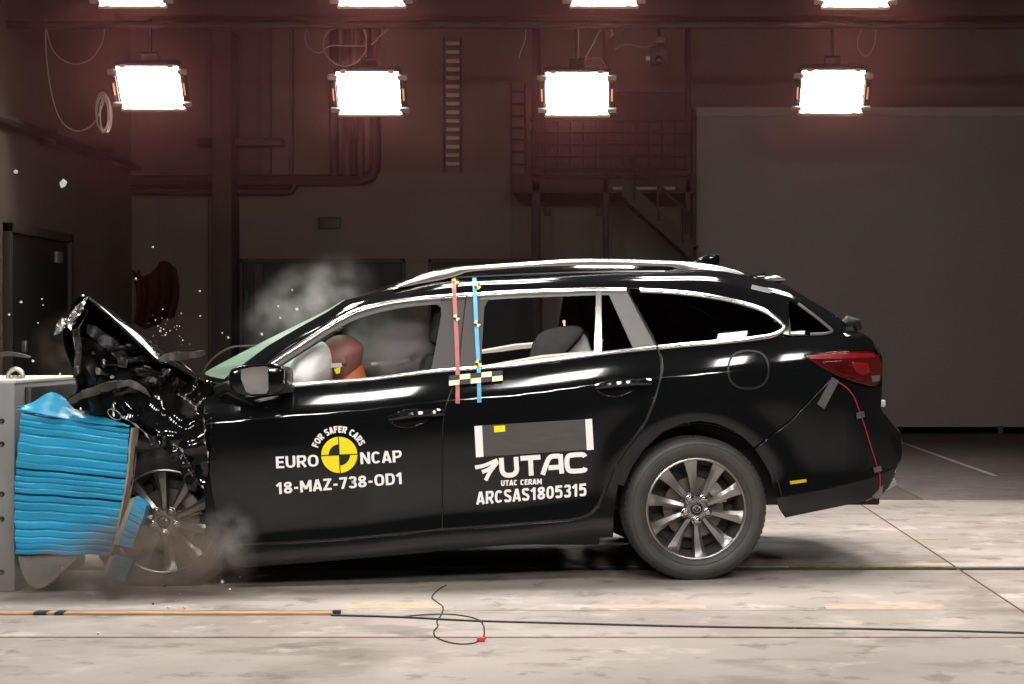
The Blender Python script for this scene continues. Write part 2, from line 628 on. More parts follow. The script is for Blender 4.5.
def tri2d(outline, step, margin=.55, jitter=0., rng=None, extra=()):
    """Constrained triangulation of an outline with inner grid points. Returns points, triangles, boundary indices."""
    bd = resample(outline, step)
    if rng and jitter:
        pass
    n = len(bd)
    xs = [p[0] for p in bd]
    ys = [p[1] for p in bd]
    pts = [Vector((p[0], -p[1])) for p in bd]
    poly = [(p[0], p[1]) for p in bd]
    y = min(ys) + step * .5
    row = 0
    while y < max(ys):
        x = min(xs) + (step * .5 if row % 2 else 0)
        while x < max(xs):
            q = (x, y)
            if rng and jitter:
                q = (x + rng.uniform(-jitter, jitter) * step, y + rng.uniform(-jitter, jitter) * step)
            if inside(q, poly) and seg_dist(q, poly) > step * margin:
                pts.append(Vector((q[0], -q[1])))
            x += step
        y += step * .87
        row += 1
    for q in extra:
        if inside(q, poly): pts.append(Vector((q[0], -q[1])))
    res = delaunay_2d_cdt(pts, [(i, (i + 1) % n) for i in range(n)], [], 1, 1e-4)
    vs, es, fs, ov, oe, of = res
    out = [(v[0], -v[1]) for v in vs]
    tris = []
    for f in fs:
        a, b, c = (Vector(vs[i]) for i in f[:3])
        ar = (b - a).x * (c - a).y - (b - a).y * (c - a).x
        tris.append(tuple(f) if ar > 0 else tuple(f[::-1]))
    cnt = {}
    for f in tris:
        for i in range(len(f)):
            e = (f[i], f[(i + 1) % len(f)])
            cnt[e] = 1
    rim = [e for e in cnt if (e[1], e[0]) not in cnt]
    return out, tris, rim
# ================================================================== THE HALL
YB, XL, XR, YF, ZC = 13.4, -6.0, 8.2, -13.0, 6.4
K = (YB + D0) / F                                  # metres per pixel on the far wall


def struct(o, label=None):
    return tag(o, label, None, None, 'structure')


fl = struct(MB().span((XL - .3, YF - .3, -.30), (XR + .3, YB + .3, -.045)).build('floor', M['rail_steel'], sharp=None),
            'worn pale concrete floor of the crash hall with joints along the track')
XJ = 1.706
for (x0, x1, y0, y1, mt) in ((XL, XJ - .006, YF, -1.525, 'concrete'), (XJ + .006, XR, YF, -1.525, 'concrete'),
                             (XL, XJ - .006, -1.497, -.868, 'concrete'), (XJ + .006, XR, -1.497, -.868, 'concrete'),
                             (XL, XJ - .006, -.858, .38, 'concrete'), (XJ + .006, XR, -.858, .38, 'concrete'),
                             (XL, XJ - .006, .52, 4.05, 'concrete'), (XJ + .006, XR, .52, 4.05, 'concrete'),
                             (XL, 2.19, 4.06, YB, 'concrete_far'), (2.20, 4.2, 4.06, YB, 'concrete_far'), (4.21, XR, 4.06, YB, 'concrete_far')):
    MB().span((x0, y0, -.05), (x1, y1, 0), .003).build('floor_slab', M[mt], fl)
for (x0, y0, x1, y1, w) in ((2.19, 5.3, 2.19, 13.0, .018), (3.18, 6.2, 3.18, 13.0, .022)):
    MB().span((x0 - w, y0, -.002), (x1 + w, y1, .0015)).build('floor_line', M['screen_edge'], fl)
for y0, y1 in ((-1.525, -1.497), (-.868, -.858)):
    MB().span((XL, y0, -.04), (XR, y1, -.0015)).build('joint_filler', M['joint'], fl)
MB().span((XJ - .006, -1.49, -.04), (XJ + .006, 4.0, -.002)).build('joint_filler', M['joint'], fl)
# steel guide rail in its slot, and the painted marks
MB().span((XL, .395, -.045), (XR, .44, -.012)).span((XL, .47, -.045), (XR, .505, -.004)).build('guide_rail', M['rail_steel'], fl)


def worn_strip(px0, px1, py0, py1, mat, name='painted_mark', seed=1):
    r = random.Random(seed)
    m = MB()
    Y0, Y1 = CAMH * F / (py1 - CY) - D0, CAMH * F / (py0 - CY) - D0
    x0, x1 = (px0 - CX) * (Y0 + D0) / F, (px1 - CX) * (Y0 + D0) / F
    n = max(6, int((x1 - x0) / .04))
    up, lo = [], []
    for i in range(n + 1):
        x = x0 + (x1 - x0) * i / n
        up.append(Vector((x, Y1 - r.random() * .012, .0012)))
        lo.append(Vector((x, Y0 + r.random() * .012, .0012)))
    m.prism(lo + up[::-1], (0, 0, -.003))
    return m.build(name, mat, fl, sharp=None)


worn_strip(347, 441, 602.5, 609, M['orange_paint'], seed=2)
worn_strip(589, 707, 604.5, 609, M['orange_paint'], seed=3)
worn_strip(827, 948, 604.5, 609.5, M['orange_paint'], seed=4)
worn_strip(790, 946, 565.2, 567.2, M['yellow_paint'], seed=5)
worn_strip(915, 948, 539, 540, M['yellow_paint'], seed=6)

# ---- walls: the far wall carries dark slabs painting the shade of its doorways
P0 = lambda px, py, dy=0.: at(px, py, YB + dy)


def back_box(px0, py0, px1, py1, d0, d1, name, mat, parent=None, bevel=0., kind=None, label=None):
    """A block on the far wall between two picture corners, standing d0..d1 metres proud of it."""
    a, b = at(px0, py0, YB), at(px1, py1, YB)
    o = MB().span((a.x, YB - d1, a.z), (b.x, YB - d0, b.z), bevel).build(name, M[mat], parent)
    if kind: tag(o, label, None, None, kind)
    return o


wb = struct(MB().span((XL - .3, YB, -.05), (XR + .3, YB + .3, ZC)).build('wall_back', M['wall'], sharp=None), 'dim brownish far wall of the hall')
struct(MB().span((XL - .3, YF, -.05), (XL, YB, ZC)).build('wall_left', M['wall'], sharp=None), 'dim left wall of the hall with a dark door')
struct(MB().span((XR, YF, -.05), (XR + .3, YB, ZC)).build('wall_right', M['wall_dark'], sharp=None))
struct(MB().span((XL - .3, YF - .3, -.05), (XR + .3, YF, ZC)).build('wall_front', M['wall_dark'], sharp=None))
struct(MB().span((XL - .3, YF - .3, ZC), (XR + .3, YB + .3, ZC + .2)).build('ceiling', M['ceiling'], sharp=None))
# shallow relief of the far wall
back_box(240, 192, 512, 262, 0, .05, 'wall_panel', 'wall', wb, .004)
back_box(405, 262, 431, 440, 0, .05, 'wall_panel', 'wall', wb, .004)
back_box(128, 28, 262, 176, 0, .05, 'wall_panel', 'wall_dark', wb, .004)
back_box(262, 30, 272, 182, 0, .12, 'wall_pilaster', 'wall_dark', wb, .006)
back_box(290, 30, 294, 182, 0, .10, 'wall_pilaster', 'wall_dark', wb, .006)
back_box(160, 198, 209, 440, 0, .04, 'wall_panel', 'wall', wb, .004)
back_box(128, 186, 131, 440, 0, .1, 'corner_trim', 'column', wb, .004)
struct(MB().span(at(212, 30, YB - .5), at(240, 429, YB - .02), .01).build('trim_1', M['column']), 'dark square column against the far wall')
struct(MB().span((XL, YB - .75, at(0, 27, YB).z), (XR, YB - .35, at(0, -6, YB).z), .01).build('trim_2', M['ceiling']), 'dark girder under the ceiling')
struct(MB().span((XL, 8.2, at(0, 4, 8.2).z + .62), (XR, 8.5, at(0, -30, 8.2).z + .62), .01).build('trim_3', M['ceiling']))
# doorways in the far wall: a dark slab paints each shaded opening, frame proud of it
for i, (a, b, c, nm) in enumerate(((243, 262, 404, 'door_2'), (431, 262, 540, 'door_3'))):
    d = struct(back_box(a, b, c, 432, 0, .03, nm, 'door'), ('dark slab for the shaded double doorway in the far wall left of the smoke', 'dark slab for the shaded doorway in the far wall behind the car roof')[i])
    back_box(a - 2, b - 3, a + 1, 432, 0, .09, 'door_frame', 'column', d, .004)
    back_box(c - 1, b - 3, c + 2, 432, 0, .09, 'door_frame', 'column', d, .004)
    back_box(a - 2, b - 3, c + 2, b + 1, 0, .09, 'door_frame', 'column', d, .004)
    if i == 0:
        back_box(256, 264, 264, 432, .03, .08, 'door_mullion', 'column', d, .004)
        back_box(245, 290, 249, 310, .03, .06, 'door_window', 'sign', d, .003)
# door in the left wall
zt = at(7, 232, 0).z
ya, yb = 6.0 * F / 606 - D0, 6.0 * F / 547 - D0
zt = CAMH + 108 * (ya + D0) / F
d1 = struct(MB().span((XL, ya, 0), (XL + .03, yb, zt), .004).build('door_1', M['door']), 'dark door in the left wall')
MB().span((XL, ya - .09, 0), (XL + .07, ya, zt + .09), .004).build('door_frame', M['column'], d1)
MB().span((XL, yb, 0), (XL + .07, yb + .09, zt + .09), .004).build('door_frame', M['column'], d1)
MB().span((XL, ya - .09, zt), (XL + .07, yb + .09, zt + .09), .004).build('door_frame', M['column'], d1)
MB().span((XL + .03, ya + .35, 1.0), (XL + .08, ya + .40, 1.12), .006).build('door_handle', M['steel'], d1)
MB().span((XL + .03, yb - .45, zt - .24), (XL + .06, yb - .25, zt - .12), .004).build('door_plate', M['lamp_clip'], d1)
# skirting of the far wall
struct(MB().span((XL, YB - .03, 0), (XR, YB, .12), .004).build('baseboard_back', M['column']))

# ---- things on the far and left wall
p = MB()
zc = 3.26
p.tube([(XL + .12, YF + .5, zc), (XL + .12, YB - .3, zc), (XL + .12, YB - .16, zc)], .055)
o = p.build('wall_pipe', M['pipe'])
tag(o, 'dark pipe running along the top of the left wall', 'pipe')
for y in (2, 5, 8, 10, 12):
    MB().span((XL, y - .03, zc - .09), (XL + .16, y + .03, zc + .09), .004).build('pipe_clamp', M['pipe'], o)


def run(pts, dy, r, name, label, mat='pipe'):
    q = MB()
    q.tube([at(x, y, YB - dy) for x, y in pts], r, 10)
    return tag(q.build(name, M[mat]), label, 'pipe', 'pipes on the far wall')


run([(375, 20), (375, 160), (374, 170), (370, 177), (362, 180), (150, 181), (131, 181)], .12, .075, 'wall_pipe', 'thick dark pipe bending from the vertical to a long horizontal run on the far wall')
run([(294, 176), (294, 187), (291, 191), (284, 192), (150, 191), (131, 191)], .12, .05, 'wall_pipe', 'thinner dark pipe on the far wall just under the thick horizontal one')
for i, (x, lab) in enumerate(((334, 'leftmost of the three vertical pipes beside the thick bend on the far wall'),
                              (347, 'middle one of the three vertical pipes beside the thick bend on the far wall'),
                              (360, 'rightmost of the three vertical pipes beside the thick bend on the far wall'))):
    run([(x, 20), (x, 176)], .14, .058, 'wall_pipe', lab)
tag(MB().span(at(196, 138, YB - .3), at(286, 148, YB - .05), .02).build('air_duct', M['duct']), 'flat dark duct on the far wall above the pipe runs', 'duct')
tag(MB().span(at(318, 217, YB - .09), at(341, 229, YB - .05), .01).build('wall_sign', M['sign']), 'small dark unlit sign box above the doorway on the far wall', 'sign')

# cable ladder
cl = thing('cable_ladder', 'vertical cable ladder with pale rungs high on the far wall', 'cable ladder', at(452, 172, YB - .1))
for x in (444, 461):
    MB().span(at(x - 1.3, 172, YB - .16), at(x + 1.3, 38, YB - .06), .004).build('side_rail', M['pipe'], cl)
for i in range(15):
    y = 42 + i * 8.6
    MB().span(at(446, y + 3.2, YB - .13), at(459.5, y, YB - .09), .003).build('rung', M['rung'], cl)

# mezzanine with its stair
mz = thing('mezzanine', 'dark steel mezzanine with mesh railing and stair on the far wall', 'mezzanine', at(610, 429, YB - 1.2))
YM = YB - 1.3
for x, w in ((536, 9), (606, 6), (688, 5)):
    MB().span(at(x - w / 2, 428, YM), at(x + w / 2, 30, YM + .14), .005).build('post', M['mezz'], mz)
for x in (547, 599):
    MB().span(at(x - 3.5, 215, YM - .02), at(x + 3.5, 207, YM + .12), .01).build('post_bracket', M['mezz'], mz)
MB().span(at(512, 193, YM), at(690, 183, YB - .05), .01).build('deck', M['mezz'], mz)
MB().span(at(613, 189.5, YM - .03), at(675, 187, YM), .003).build('step_edge', M['mezz_bright'], mz)
for y in (120, 132, 144, 156, 168, 178):
    MB().tube([at(530, y, YM), at(690, y, YM)], .018, 6).build('rail', M['mezz'], mz)
for i, x in enumerate(range(532, 690, 13)):
    MB().tube([at(x, 186, YM + .02), at(x, 120, YM + .02)], .014, 6).build('baluster', M['mezz'], mz)
MB().span(at(532, 185, YM + .05), at(690, 92, YM + .07)).build('back_sheet', M['mezz'], mz)
for dx in (0, .0):
    pass
a, b = at(622, 189, YM - .1), at(692, 252, YM - .1)
for dy in (-.35, .35):
    m = MB()
    d = Vector((0, 0, .12))
    m.prism([a + Vector((0, dy, 0)) + d, b + Vector((0, dy, 0)) + d, b + Vector((0, dy, 0)) - d, a + Vector((0, dy, 0)) - d], (0, .04, 0))
    m.build('stringer', M['mezz'], mz)
for i in range(7):
    q = a.lerp(b, (i + .5) / 7)
    MB().box(q, (.24, .66, .03), None, .004).build('stair_tread', M['mezz'], mz)
MB().tube([at(630, 160, YM - .45), at(692, 215, YM - .45)], .02, 6).build('handrail', M['mezz'], mz)
for i in range(3):
    x = 634 + i * 24
    MB().tube([at(x, 200 + i * 21, YM - .45), at(x, 164 + i * 21, YM - .45)], .016, 6).build('handrail_post', M['mezz'], mz)
wl = thing('wall_ladder', 'narrow dark steel ladder left of the mezzanine', 'ladder', at(518, 196, YB - .3))
for x in (511, 525):
    MB().span(at(x - 1.2, 196, YB - .3), at(x + 1.2, 84, YB - .22), .004).build('side_rail', M['mezz'], wl)
for i in range(9):
    y = 92 + i * 12
    MB().tube([at(511, y, YB - .26), at(525, y, YB - .26)], .016, 6).build('rung', M['mezz'], wl)

# big pale screen on the right
sc = thing('partition_screen', 'large plain grey partition screen on the right in front of the far wall', 'screen', at(860, 429, YB - .6))
MB().span(at(695, 427, YB - .75), at(1120, 116, YB - .65), .004).build('board', M['screen'], sc)
MB().span(at(693, 116, YB - .78), at(1120, 109, YB - .62), .004).build('top_edge', M['screen_edge'], sc)
MB().span(at(692, 427, YB - .78), at(696, 109, YB - .62), .004).build('side_edge', M['column'], sc)
for x in (720, 860, 1000, 1090):
    a = at(x, 427, YB - .7)
    MB().span((a.x - .03, YB - .75, 0), (a.x + .03, YB - .65, a.z + .02), .004).build('foot', M['column'], sc)

# dark red cloth hung on the wall
m = MB()


def cloth(u, v):
    px = 133 + 43 * u + 4 * math.sin(v * 3) - 3 * u * v
    top = 270 + 6 * math.sin(u * 6.5) - 3 * (u > .6)
    py = top + (322 - top) * v + (5 * math.sin(u * 5)) * v
    return at(px, py, YB - .10 - .05 * math.sin(u * 21 + v * 2) * (.4 + v))


m.grid(cloth, 40, 20)
o = thing('hanging_cloth', 'dark red cloth hung in folds from hooks on the far wall', 'cloth', at(155, 322, YB - .1))
m.build('fabric', M['red_cloth'], o, solid=.012)
for x, y in ((139, 271), (168, 266)):
    MB().tube([at(x, y + 4, YB - .03), at(x, y, YB - .17)], .015, 8).build('hook', M['pipe'], o)

# ================================================================== FLOOD LAMPS
HINGE = []


def lamp():
    root = thing('flood_lamp', 'x', 'lamp')
    W2, H2 = .305, .222
    b = MB().prism([(-W2 - .03, .0, -H2 - .03), (W2 + .03, .0, -H2 - .03), (W2 + .03, .0, H2 + .03), (-W2 - .03, .0, H2 + .03)], (0, .05, 0))
    b.prism([(-W2, .05, -H2), (W2, .05, -H2), (W2, .05, H2), (-W2, .05, H2)], (0, .12, 0))
    b.box((0, .2, 0), (W2 * 1.1, .1, H2 * 1.1), None, .01)
    b.build('housing', M['lamp_body'], root, bevel=.008)
    MB().prism([(-W2, -.012, -H2), (W2, -.012, -H2), (W2, -.012, H2), (-W2, -.012, H2)], (0, .01, 0)).build('lamp_face', M['lamp_on'], root)
    MB().span((-W2 - .02, -.03, -H2 - .035), (W2 + .02, .03, -H2 - .005), .006).build('lower_lip', M['lamp_lip'], root)
    for sx in (-1, 1):
        f = MB().span((sx * (W2 + .012), -.05, -H2 * .62), (sx * (W2 + .075), -.03, H2 * .62), .004).build('side_flap', M['lamp_body'], root)
        MB().span((sx * (W2 + .035), -.056, -H2 * .3), (sx * (W2 + .05), -.048, H2 * .3), .002).build('slot', M['lamp_slot'], f)
        for sz in (-1, 1):
            MB().span((sx * (W2 - .01), -.045, sz * H2 * .80 - .022), (sx * (W2 + .085), -.005, sz * H2 * .80 + .022), .005).build('corner_clip', M['lamp_clip'], root)
            MB().span((sx * (W2 - .07) - .03, -.04, sz * (H2 + .012) - .015), (sx * (W2 - .07) + .03, 0, sz * (H2 + .012) + .015), .005).build('hinge', M['lamp_lip'], root)
    y = MB()
    y.box((0, .16, .24), (.16, .05, .12), None, .01)
    y.tube([(0, .16, .27), (0, .16 + .559 * .1, .27 + .829 * .1), (0, .16 + .559 * .36, .27 + .829 * .36)], .02, 8)
    y.build('yoke', M['lamp_body'], root)
    return root


lp = [(150.5, 87, 9, 0, 'flood lamp of the lower row at far left, beside hanging coiled cables'),
      (369, 92.5, 9, 0, 'flood lamp of the lower row, second from left, above the wall pipes'),
      (577, 93, 9, 0, 'flood lamp of the lower row above the mezzanine'),
      (832, 91, 9, 0, 'flood lamp of the lower row at far right, in front of the grey screen'),
      (129, -18, 8, 0, 'flood lamp of the upper row at far left, cut by the picture edge'),
      (370, -18, 8, 0, 'flood lamp of the upper row, second from left, cut by the picture edge'),
      (604, -18, 8, 0, 'flood lamp of the upper row, third from left, cut by the picture edge'),
      (857, -17, 8, 0, 'flood lamp of the upper row at far right, cut by the picture edge')]
l0 = lamp()
for i, (x, y, Y, rz, lab) in enumerate(lp):
    o = l0 if i == 0 else copy_tree(l0)
    o.location = at(x, y, Y)
    o.rotation_euler = (math.radians(34), 0, math.radians(rz))
    tag(o, lab, 'lamp', 'flood lamps hanging at the back of the hall')
# truss tubes the lamps hang from
for Y, y, lab in ((8.98, 25, 'dark tube carrying the lower row of flood lamps'), (7.98, -88, 'dark tube carrying the upper row of flood lamps')):
    a = at(0, y, Y)
    o = MB().tube([(XL, Y, a.z), (XR, Y, a.z)], .04, 10).build('lamp_truss', M['pipe'])
    tag(o, lab, 'truss')


def cable(name, pts, Y, r, mat, label, n=7, group=None, parent=None):
    q = MB()
    pp = smooth_path([at(x, y, Y + (0 if len(t) == 0 else t[0])) for x, y, *t in pts], n)
    q.tube(pp, r, 6)
    o = q.build(name, mat, parent)
    if label: tag(o, label, 'cable', group)
    return o


PC = M['pale_cable']
cable('hanging_cable', [(46, 20), (46, 50), (50, 85), (57, 112), (66, 126), (79, 131), (92, 125), (100, 112), (106, 95)], 9.1, .007, PC, 'long pale cable sagging at far left from the truss to the coil', group='cables hanging from the lamp truss')
cable('hanging_cable', [(47, 30), (51, 46), (60, 58), (74, 64), (88, 61), (97, 52), (103, 40), (105, 26)], 9.15, .006, PC, 'short cable sagging above the long one at far left', group='cables hanging from the lamp truss')
ck = MB()
for k in range(5):
    r = random.Random(k)
    cx, cy = 104 + r.uniform(-2, 2), 113 + r.uniform(-2, 2)
    ck.tube([at(cx + (5 + k * .6) * math.cos(t * 2 * PI / 20), cy + (18 + r.uniform(-2, 2)) * math.sin(t * 2 * PI / 20), 9.05 + .02 * k + .03 * math.sin(t)) for t in range(20)], .006, 6, closed=True)
tag(ck.build('cable_coil', PC), 'coil of pale cable hanging left of the lower left lamp', 'cable')
cable('hanging_cable', [(342, 25), (328, 32), (323, 45), (328, 57), (337, 64.5), (347, 66), (358, 61), (366, 50), (367, 39), (362, 26)], 8.98, .006, PC, 'round cable loop above the second lamp of the lower row', group='cables hanging from the lamp truss')
cable('hanging_cable', [(308, 27), (305, 38), (309, 48), (320, 53), (330, 46), (350, 46), (370, 45), (380, 36), (392, 26)], 9.2, .006, PC, 'cable crossing behind the round loop above the second lower lamp', group='cables hanging from the lamp truss')
cable('hanging_cable', [(585, 72), (586, 58), (593, 44), (599, 32), (607, 27), (613, 34), (609, 38)], 9.1, .006, PC, 'cable rising from the lower lamp over the mezzanine', group='cables hanging from the lamp truss')
cable('hanging_cable', [(570, 62), (588, 59), (598, 58), (604, 63), (605, 72)], 9.15, .005, PC, 'small cable arching over the lower lamp by the mezzanine', group='cables hanging from the lamp truss')
cable('hanging_cable', [(526, 26), (525, 40), (521, 50), (519, 58)], 8.99, .005, PC, 'thin straight cable hanging above the wall ladder', group='cables hanging from the lamp truss')
cable('hanging_cable', [(863, 27), (858, 38), (858, 48), (864, 56), (870, 53), (875, 42), (876, 27)], 9.1, .006, PC, 'cable loop above the far right lamp of the lower row', group='cables hanging from the lamp truss')
cable('hanging_cable', [(614, 50), (622, 45), (632, 45), (642, 47), (652, 46)], 9.15, .005, PC, 'cable running to the small camera under the truss', group='cables hanging from the lamp truss')
# small surveillance camera
sv = thing('surveillance_camera', 'small dark camera hanging from the truss right of the mezzanine lamp', 'camera', at(658, 50, 9.1))
MB().span(at(651, 62, 9.0), at(667, 50, 9.25), .015).build('body', M['lamp_body'], sv)
MB().tube([at(659, 50, 9.15), at(659, 27, 9.2)], .018, 8).build('bracket', M['lamp_body'], sv)
MB().lathe([(.035, 0), (.05, .01), (.05, .09), (.035, .09)], 16, at(659, 60, 8.9)).build('lens', M['lamp_body'], sv)
MB().span(at(646, 60, 8.99), at(650, 57, 9.05), .004).build('marker', M['white_cloth'], sv)
MB().span(at(655, 43, 9.05), at(664, 39, 9.2), .005).build('junction_box', M['duct'], sv)

# ================================================================== THINGS ON THE FLOOR
def on_floor(px, py, z=0.):
    d = (CAMH - z) * F / (py - CY)
    return Vector(((px - CX) * d / F, d - D0, z))


def floor_cable(name, pts, r, mat, label):
    q = MB()
    q.tube(smooth_path([on_floor(x, y, r) for x, y in pts], 8), r, 8)
    return tag(q.build(name, mat), label, 'cable')


floor_cable('floor_cable', [(331, 615), (400, 617), (470, 620.5), (560, 623), (700, 626.5), (850, 628.5), (960, 631), (1050, 633.5)], .0042, M['cable'], 'long black cable lying across the floor in front of the car')
floor_cable('floor_cable', [(446, 585), (438, 590), (432, 597), (437, 602), (443, 607), (441, 615), (437, 621), (438, 626), (434, 631), (436, 637), (448, 642), (462, 644), (474, 643), (480, 640)], .0026, M['dark_steel'], 'thin dark wire curling forward to the red connector on the floor')
floor_cable('floor_cable', [(394, 617.5), (420, 615), (445, 614), (465, 616), (479, 620), (484, 627), (484, 637)], .0026, M['dark_steel'], 'thin wire arching right into the red connector beside the black cable')
c = on_floor(481, 639.5, .008)
rc = thing('red_connector', 'small red connector lying on the floor at the end of the thin wires', 'connector', (c.x, c.y, 0))
MB().box((c.x, c.y, .008), (.030, .016, .016), None, .003).build('body', M['red_plastic'], rc)
MB().box((c.x + .016, c.y, .014), (.008, .02, .010), None, .002).build('latch', M['red_plastic'], rc)
# wooden lath at the left, with two bands of black tape
a, b = on_floor(-40, 614.5), on_floor(333, 615)
wd = thing('wooden_lath', 'thin orange wooden lath lying along the floor at lower left', 'lath', ((a.x + b.x) / 2, a.y, 0))
MB().span((a.x, a.y - .02, .001), (b.x, a.y + .025, .010), .002).build('strip', M['wood'], wd)
for x0, x1 in ((36, 49), (57, 66)):
    p, q = on_floor(x0, 614), on_floor(x1, 614)
    MB().span((p.x, a.y - .024, .001), (q.x, a.y + .029, .0125), .002).build('tape_band', M['cable'], wd)
MB().span((b.x - .004, a.y - .008, .001), (b.x + .03, a.y + .012, .018), .003).build('end_clip', M['dark_steel'], wd)
# ================================================================== BARRIER
br = thing('crash_barrier', 'grey steel crash barrier block at the left edge with a ring bolt on top', 'barrier', at(-60, 592, 0.1) * 1)
BX1 = at(14.6, 400, -.35).x
zt = at(14, 381, -.35).z
MB().span((BX1 - 1.5, -.35, .0), (BX1, .68, zt), .006).build('block', M['barrier'], br)
MB().span((BX1 - 1.5, -.352, zt - .012), (BX1 + .004, .69, zt + .004), .003).build('top_plate', M['barrier_top'], br)
MB().span((BX1, -.22, .10), (BX1 + .03, .66, zt - .03), .004).build('backing_plate', M['dark_steel'], br)
for y in (421, 444, 494, 519, 572):
    c = at(2, y, -.35)
    MB().lathe([(.001, -.353), (.009, -.358), (.012, -.352), (.012, -.34)], 12, (c.x, 0, c.z), closed=False).build('bolt', M['dark_steel'], br)
m = MB()
c = at(15.5, 381, -.05)
m.tube([c + Vector((.034 * math.cos(t), .0, .02 + .036 * math.sin(t))) for t in [i * 2 * PI / 24 for i in range(24)]], .011, 8, closed=True)
m.lathe([(.03, 0), (.03, .012), (.015, .014), (.015, .02)], 16, (c.x, c.y, zt), 'Z', closed=False)
m.build('ring_bolt', M['steel'], br)

# crushed honeycomb block
hb = thing('honeycomb_block', 'crushed bright blue honeycomb block folded in layers between barrier and car', 'crash block', (at(60, 555, -.25).x, -.25, .05))
ph = lambda v: v * 17 + .6 * math.sin(v * 9)


def pleat(u, v, seed=0):
    """Depth of the concertina folds at (u, v); sharp valleys, rounded crests."""
    w = 18.6 * (v + .020 * math.sin(v * 13) + (.004 * noise.noise(Vector((u * 1.2, v * 9, 2.2)))))
    f = w - math.floor(w)
    cut = .03 * (math.exp(-((w - 7.0) / .10) ** 2) + math.exp(-((w - 11.0) / .10) ** 2))
    amp = .013 + .016 * noise.noise(Vector((math.floor(w) * 3.1, u * 1.5, seed)))
    ridge = (1 - (2 * f - 1) ** 6) * (1 - .45 * f)
    return amp * ridge - cut + .008 * noise.noise(Vector((u * 3, v * 4, seed + 4)))


lft = table([0, .1, .3, .6, 1], [20.5, 20, 17, 14.5, 15.5])
rgt = table([0, .12, .35, .6, .8, 1], [129, 128.5, 126.5, 121, 116, 110])


def near_face(u, v):
    x = lft(v) + (rgt(v) - lft(v)) * u
    top = 412.8 + 15.2 * u + .6 * math.sin(u * 9)
    bot = 553.5 + 2 * u + .7 * math.sin(u * 14)
    y = top + (bot - top) * v
    x += .5 * math.sin(v * 48) * (1 if u > .99 or u < .01 else 0)
    return at(x, y, -.42 - pleat(u, v))


m = MB()
m.grid(near_face, 26, 240)
o = m.build('pleated_side', M['blue'], hb, sharp=50, solid=0)
m = MB()
for u0, dx in ((1, 0), (0, .01)):
    m.grid(lambda a, v: (lambda q: Vector((q.x + dx - (.45 * a if u0 else 0), q.y + a * .85, q.z)))(near_face(u0, v)), 4, 90)
m.build('end_face', M['blue_dull'], hb, sharp=50)
for e in (0, 1):
    m = MB()
    m.grid(lambda a, u: near_face(u, e) + Vector((-.45 * a * u, a * .85, .0)), 3, 20)
    m.build('cap_face', M['blue_dull'], hb, sharp=50)
# torn top skin folded forward
tri = [(17, 408, -.24), (52, 392.5, -.12), (70, 401.5, .0), (128.5, 426, -.22)]


def flap(u, v):
    lo = (17 + 111.5 * u, 408.5 + 18 * u + 2 * math.sin(u * 3.1))
    hy = table([0, .12, .30, .42, .62, 1.], [407, 402.5, 392.3, 399, 410.5, 425.8])(u)
    y = lo[1] + (hy - lo[1]) * v
    return at(lo[0] + 1.5 * v, y, -.45 + .30 * v * math.sin(PI * min(1, u * 1.02 + .02)) + .015 * math.sin(u * 17 + v * 4))


MB().grid(flap, 40, 10).build('top_skin', M['blue'], hb, sharp=40, solid=.003)
MB().grid(lambda u, v: at(50 + 20 * u, 392 + 10 * u * u + v * 16, .05 + .2 * v), 8, 4).build('torn_skin', M['blue_dull'], hb, sharp=40, solid=.003)
m = MB()
side = smooth_path([(131, 428), (129, 445), (127.5, 465), (124, 490), (119, 515), (113, 545), (110, 553)], 5)
m.grid(lambda u, v: at(side[int(round(v * (len(side) - 1)))].x + 1.0 * u, side[int(round(v * (len(side) - 1)))].y, -.435) + Vector((0, 0, 0)), 1, len(side) - 1)
m.grid(lambda u, v: at(side[int(round(v * (len(side) - 1)))].x + 1.0, side[int(round(v * (len(side) - 1)))].y, -.435) + Vector((.0, .10 * u, 0)), 1, len(side) - 1)
m.build('glue_sheet', M['glue'], hb, sharp=40, solid=.004)


def fragment(pts, Y, label, seed):
    t = thing('honeycomb_fragment', label, 'debris', at(pts[0][0], pts[0][1], Y), 'torn blue honeycomb pieces')
    r = random.Random(seed)
    a, b, c, d = [Vector(q) for q in pts]
    m = MB()
    n = 9
    for k in range(n):
        v0, v1 = k / n, (k + .93) / n
        q = [a.lerp(d, v0), b.lerp(c, v0), b.lerp(c, v1), a.lerp(d, v1)]
        jx = r.uniform(-.5, .5)
        m.prism([at(p.x + jx, p.y, Y + r.uniform(0, .004)) for p in q], (0, .07, 0))
    m.build('honeycomb', M['blue_dull'], t, sharp=40)['kind'] = 'stuff'
    q = [a, d, d + Vector((-4.5, -1.5)), a + Vector((-4.5, 1.5))]
    MB().prism([at(p.x, p.y, Y + (.0 if i < 2 else .03)) for i, p in enumerate(q)], (0, .008, 0)).build('glue_strip', M['glue'], t)
    return t


fragment([(135, 497), (147, 506), (132, 549), (118, 545)], -.52, 'upper torn blue honeycomb piece beside the block and front wheel', 1)
fragment([(114, 555), (133, 560), (124.5, 582), (106, 577)], -.52, 'lower torn blue honeycomb piece just above the floor', 2)
# loop of clear plastic sheet under the block
pp = smooth_path([(18, 556), (22, 572), (29, 584), (38, 588), (49, 584), (62, 572), (78, 558)], 6)
m = MB()
m.grid(lambda u, v: at(pp[int(round(v * (len(pp) - 1)))].x + u * 2, pp[int(round(v * (len(pp) - 1)))].y, -.42 + .3 * u), 4, len(pp) - 1)
m.grid(lambda u, v: (lambda q: at(q.x, q.y + (556.5 - q.y) * u, -.425))(pp[int(round(v * (len(pp) - 1)))]), 5, len(pp) - 1)
o = m.build('plastic_sheet', M['plastic_clear'], sharp=None)
tag(o, 'clear plastic sheet bulging below the blue honeycomb block', 'plastic sheet')

